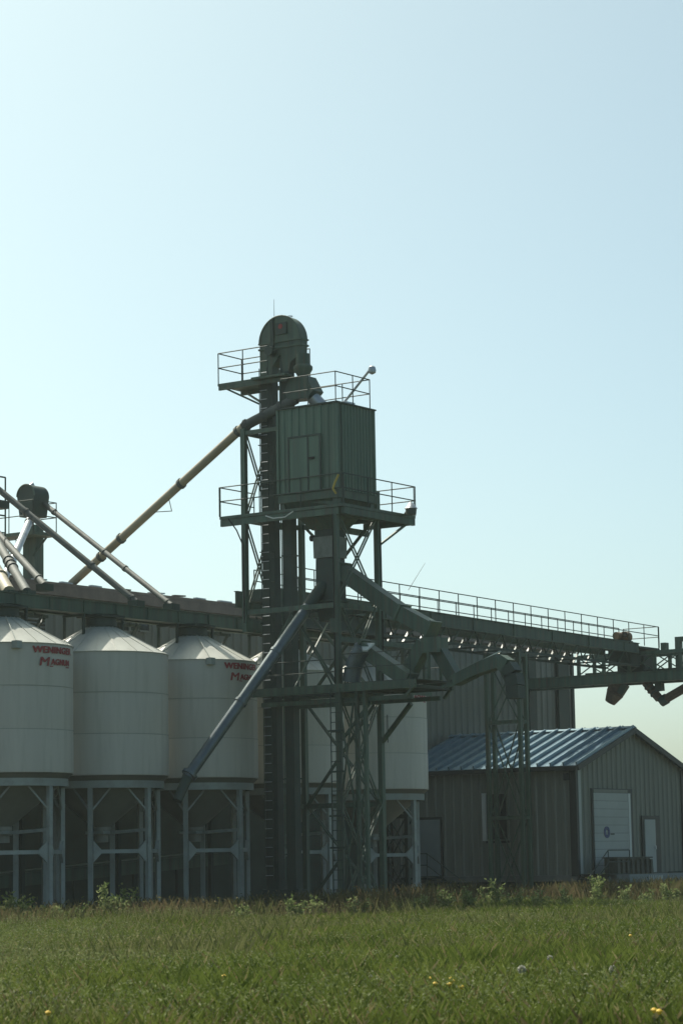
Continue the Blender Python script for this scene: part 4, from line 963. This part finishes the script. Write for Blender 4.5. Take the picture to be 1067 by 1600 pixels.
x, y, d, l = scatter(N, 25, 84, 1.25)
keep = (y < -3.0 - nrs.rand(N) * .8)
x, y, d, l = x[keep], y[keep], d[keep], l[keep]; n = len(x)
lr = l / (0.15 * d + 3)
pa_ = np.clip(patch(x, y), 0, 1); pb_ = np.clip(patch(x, y, 2.7, 1.0), 0, 1); pc_ = np.clip(patch(x, y, 6.5, 2.0), 0, 1)
h = (.10 + .30 * nrs.rand(n) ** 1.8) * (.5 + .65 * pa_ + .4 * pc_)
col = mixc((.050, .082, .011), (.135, .160, .036), np.clip(nrs.rand(n) * .5 + .35 * pb_ + .25 * pc_, 0, 1))
dry = nrs.rand(n) < .06 + .12 * (1 - pa_)
col[dry] = mixc((.22, .19, .09), (.14, .11, .05), nrs.rand(dry.sum()))
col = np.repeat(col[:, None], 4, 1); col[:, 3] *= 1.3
vs = blades(x, y, h, .004 + .006 * nrs.rand(n), col, .9)
g = quads_object('grass_field', vs, 4, col, 'grass'); g['label'] = 'rough green meadow grass in front of the bins'; g['category'] = 'grass'
# leaves, seed heads and flower flecks among and above the blades, in drifts
def flecks(x, y, h, s, c0, c1):
    n = len(x); u = nrs.normal(size=(n, 3)); u /= np.linalg.norm(u, axis=1)[:, None]; v = np.cross(u, nrs.normal(size=(n, 3))); v /= np.linalg.norm(v, axis=1)[:, None]
    c = np.stack([x, y, h], 1); u = u * s[:, None]; v = v * (s * (.25 + .35 * nrs.rand(n)))[:, None]
    col = mixc(c0, c1, nrs.rand(n)); return np.stack([c - u, c + v, c + u, c - v], 1), np.repeat(col[:, None], 4, 1)
N = 330000
x, y, d, l = scatter(N, 25, 84, 1.3)
lr = l / (0.15 * d + 3)
drift = np.clip(patch(x, y, 1.6, 3.0) * 1.6 - .75 + 1.1 * np.clip(-lr - .15, 0, 1) * 2.2 + 1.2 * np.clip(lr - .15, 0, 1) + .5 * np.clip((36 - d) / 10, 0, 1), 0.03, 1)
keep = (nrs.rand(N) < drift) & (y < -3.4)
x, y, d, drift = x[keep], y[keep], d[keep], drift[keep]; n = len(x)
vs, col = flecks(x, y, .10 + (.18 + .36 * drift) * nrs.rand(n), .009 + .017 * nrs.rand(n) ** 1.5, (.105, .14, .036), (.22, .245, .115))
pl_ = nrs.rand(n) < .06; col[pl_] = np.repeat(mixc((.20, .22, .12), (.27, .27, .18), nrs.rand(pl_.sum()))[:, None], 4, 1)
g = quads_object('meadow_herbs', vs, 4, col, 'grass'); g['label'] = 'pale leafy herbs and seed heads drifting through the meadow'; g['category'] = 'grass'
N = 90000
x, y, d, l = scatter(N, 26, 84, 1.3)
lr = l / (0.15 * d + 3)
cl = np.clip(patch(x, y, 3.3, 5.0) * patch(x, y, 1.3, .7) * 2.2 - .55 + .9 * np.clip(-lr - .1, 0, 1) + .35 * np.clip(lr - .3, 0, 1), 0, 1)
keep = (nrs.rand(N) < cl) & (y < -4); x, y, cl, d = x[keep], y[keep], cl[keep], d[keep]; n = len(x)
h = (.26 + .34 * nrs.rand(n)) * (.7 + .5 * cl) * np.clip(d / 48, .6, 1)
col = mixc((.085, .11, .025), (.19, .19, .08), nrs.rand(n)); col = np.repeat(col[:, None], 4, 1)
vs = blades(x, y, h, .003 + .004 * nrs.rand(n), col, .6)
tip = vs[:, 3]; v2, c2 = flecks(tip[:, 0], tip[:, 1], tip[:, 2], .012 + .02 * nrs.rand(n), (.14, .16, .06), (.24, .22, .12))
g = quads_object('seeding_grass', np.concatenate([vs, v2]), 4, np.concatenate([col, c2]), 'grass'); g['label'] = 'taller seeding grass standing in loose drifts across the meadow'; g['category'] = 'grass'
# tall dry weeds along the yard edge
N = 60000
x = -26 + 70 * nrs.rand(N); y = -4.2 - 5.2 * nrs.rand(N) ** 1.2
tall = np.clip(patch(x, y * .3, 2.2, .5), .1, 1)
keep = nrs.rand(N) < .35 + .65 * tall; x, y, tall = x[keep], y[keep], tall[keep]; n = len(x)
h = (.25 + .72 * nrs.rand(n) ** 1.2) * (.6 + .65 * tall)
col = mixc((.17, .125, .07), (.10, .115, .04), np.clip(nrs.rand(n) * .7 + .5 * patch(x, y, 3.1, 4.0) - .1, 0, 1)); col = np.repeat(col[:, None], 4, 1)
vs = blades(x, y, h, .010 + .014 * nrs.rand(n), col, .6)
k2 = nrs.rand(n) < .6
v2, c2 = flecks(x[k2] + nrs.normal(size=k2.sum()) * .04, y[k2], h[k2] * (.6 + .45 * nrs.rand(k2.sum())), .02 + .03 * nrs.rand(k2.sum()), (.11, .13, .045), (.25, .21, .12))
g = quads_object('tall_weeds', np.concatenate([vs, v2]), 4, np.concatenate([col, c2]), 'leaf'); g['label'] = 'tall brownish weeds along the edge of the yard'; g['category'] = 'weeds'
# broad-leaved weeds, one plant each
def weed(label, base, H, spread, nl, seed, pale=0.5):
    r = np.random.RandomState(seed); t = thing('weed_plant', label, 'weed', base, 'leafy weeds at the yard edge'); st_ = MB(); b = V(base); tops = []
    for i in range(5):
        q = b + V((r.uniform(-1, 1) * spread, r.uniform(-1, 1) * spread, H * r.uniform(.6, 1)))
        st_.tube(b + V((r.uniform(-.05, .05), r.uniform(-.05, .05), 0)), q, .012, .005, n=5, caps=False); tops.append(q)
    st_.build('stem', 'stem', t)
    vs = []; cs = []
    for i in range(nl):
        tq = tops[r.randint(5)]; f = r.uniform(.25, 1.0); c = np.array(b.lerp(tq, f)) + r.normal(0, .06, 3)
        u = r.normal(0, 1, 3); u /= np.linalg.norm(u); w_ = np.cross(u, r.normal(0, 1, 3)); w_ /= np.linalg.norm(w_); s = r.uniform(.05, .11)
        vs.append([c, c + (u * .6 + w_ * .35) * s, c + u * s * 1.4, c + (u * .6 - w_ * .35) * s])
        k = r.rand(); col = np.array((.10, .15, .04)) * (1 - k) + np.array((.27, .30, .14)) * k; cs.append([col] * 4)
    vs = np.array(vs) - np.array(base)[None, None]
    o = quads_object('crown', vs, 4, np.array(cs), 'leaf'); del o['kind']; o.parent = t
    return t
spots = [(8, 1.35, 'tall leafy weed overhanging the end bin legs'), (30, 1.0, 'bushy weed growing against the end bin legs'), (52, .8, 'low weed beside the bushy one at the end bin'),
         (100, .75, 'short weed between the end bin and the plain bin'), (128, .7, 'short weed before the plain bin front leg'), (168, 1.3, 'tallest leafy weed in front of the plain bin hopper'), (186, .95, 'leafy weed leaning on the tallest one at the plain bin'),
         (207, 1.25, 'tall thin weed beside the plain bin right leg'), (240, .65, 'low weed at the plain bin rear leg'), (372, .6, 'low weed by the spout-crossed bin legs'), (462, .85, 'bushy weed at the foot of the elevator trunks'),
         (492, .8, 'bushy weed at the foot of the tower ladder'), (560, .65, 'low weed at the loading platform legs'), (652, .7, 'low weed at the splayed struts of the last bin'), (700, .85, 'bushy weed below the grey side door steps'),
         (735, .95, 'leafy weed between the side steps and the lattice mast'), (768, 1.15, 'tall leafy weed at the lattice mast foot'), (800, .9, 'bushy weed just beyond the lattice mast foot'), (840, .8, 'bushy weed below the annex side wall'),
         (885, .85, 'bushy weed at the corner dock steps'), (932, 1.2, 'tall brownish weed before the loading dock'), (975, .85, 'bushy weed under the ribbed container'), (1012, .8, 'bushy weed before the narrow door'), (1048, .95, 'leafy weed before the far dock steps')]
for i, (px, H, lab) in enumerate(spots):
    b = pt(px, 1460 - px * .034 + rnd.uniform(-2, 4), Z=0.0)
    weed(lab, tuple(b), H, (.30 if px < 60 else .17) + .14 * H, int((620 if px < 60 else 360) * H), 100 + i)
# dandelions
def puff(px, py, r, label):
    b = pt(px, py, Z=.40); t = thing('dandelion_clock', label, 'flower', (b.x, b.y, 0), 'dandelion seed clocks in the grass')
    MB().tube((b.x, b.y, 0), (b.x, b.y, .37), .005, n=5).build('stem', 'stem', t)
    k = 420; u = nrs.normal(size=(k, 3)); u /= np.linalg.norm(u, axis=1)[:, None]; v = np.cross(u, nrs.normal(size=(k, 3))); v /= np.linalg.norm(v, axis=1)[:, None]
    rr = r * (.75 + .3 * nrs.rand(k))[:, None]; q = u * rr
    vs = np.stack([u * r * .15, q + v * r * .10 - u * r * .1, q + u * r * .05, q - v * r * .10 - u * r * .1], 1)
    o = quads_object('seed_head', vs, 4, np.tile(np.array((.50, .49, .43)), (k, 4, 1)), 'leaf'); del o['kind']; o.parent = t; o.location = (0, 0, .40)
puff(815, 1516, .058, 'round white dandelion clock, fullest of three in the grass')
puff(957, 1515, .05, 'pinkish white dandelion clock low in the grass')
puff(859, 1498, .044, 'faded dandelion clock in the grass before the annex')
puff(620, 1496, .024, 'tiny white dandelion clock in the grass before the tower')
puff(48, 1552, .02, 'tiny dandelion clock in the grass before the end bin')
def flower(px, py, label):
    b = pt(px, py, Z=.36); t = thing('dandelion', label, 'flower', (b.x, b.y, 0), 'yellow dandelions in the grass')
    MB().tube((b.x, b.y, 0), (b.x, b.y, .355), .004, n=5).build('stem', 'stem', t)
    MB().lathe([(.004, .345), (.026, .365), (.032, .38), (.015, .395), (.001, .398)], (b.x, b.y, 0), n=10).build('flower_head', 'petal', t)
for px, py in ((705, 1532), (707, 1536), (680, 1540), (702, 1541), (721, 1545), (672, 1532), (1022, 1582), (1030, 1584), (75, 1586), (985, 1464), (350, 1528)):
    flower(px, py, 'small yellow dandelion blooming in the meadow grass')

# ---------------------------------------------------------------- thin summer haze
hz_m = bpy.data.materials.new('haze_air'); hz_m.use_nodes = True; hn = hz_m.node_tree; hn.nodes.clear()
ho = hn.nodes.new('ShaderNodeOutputMaterial'); hv_ = hn.nodes.new('ShaderNodeVolumePrincipled')
hv_.inputs['Color'].default_value = (0.86, 0.95, 0.92, 1); hv_.inputs['Density'].default_value = 0.00022; hv_.inputs['Anisotropy'].default_value = 0.3
hn.links.new(hv_.outputs[0], ho.inputs['Volume'])
M['haze'] = hz_m
hb = MB().box(-90, 75, -80, 60, -1.0, 21.2).build('haze', 'haze'); hb['kind'] = 'stuff'
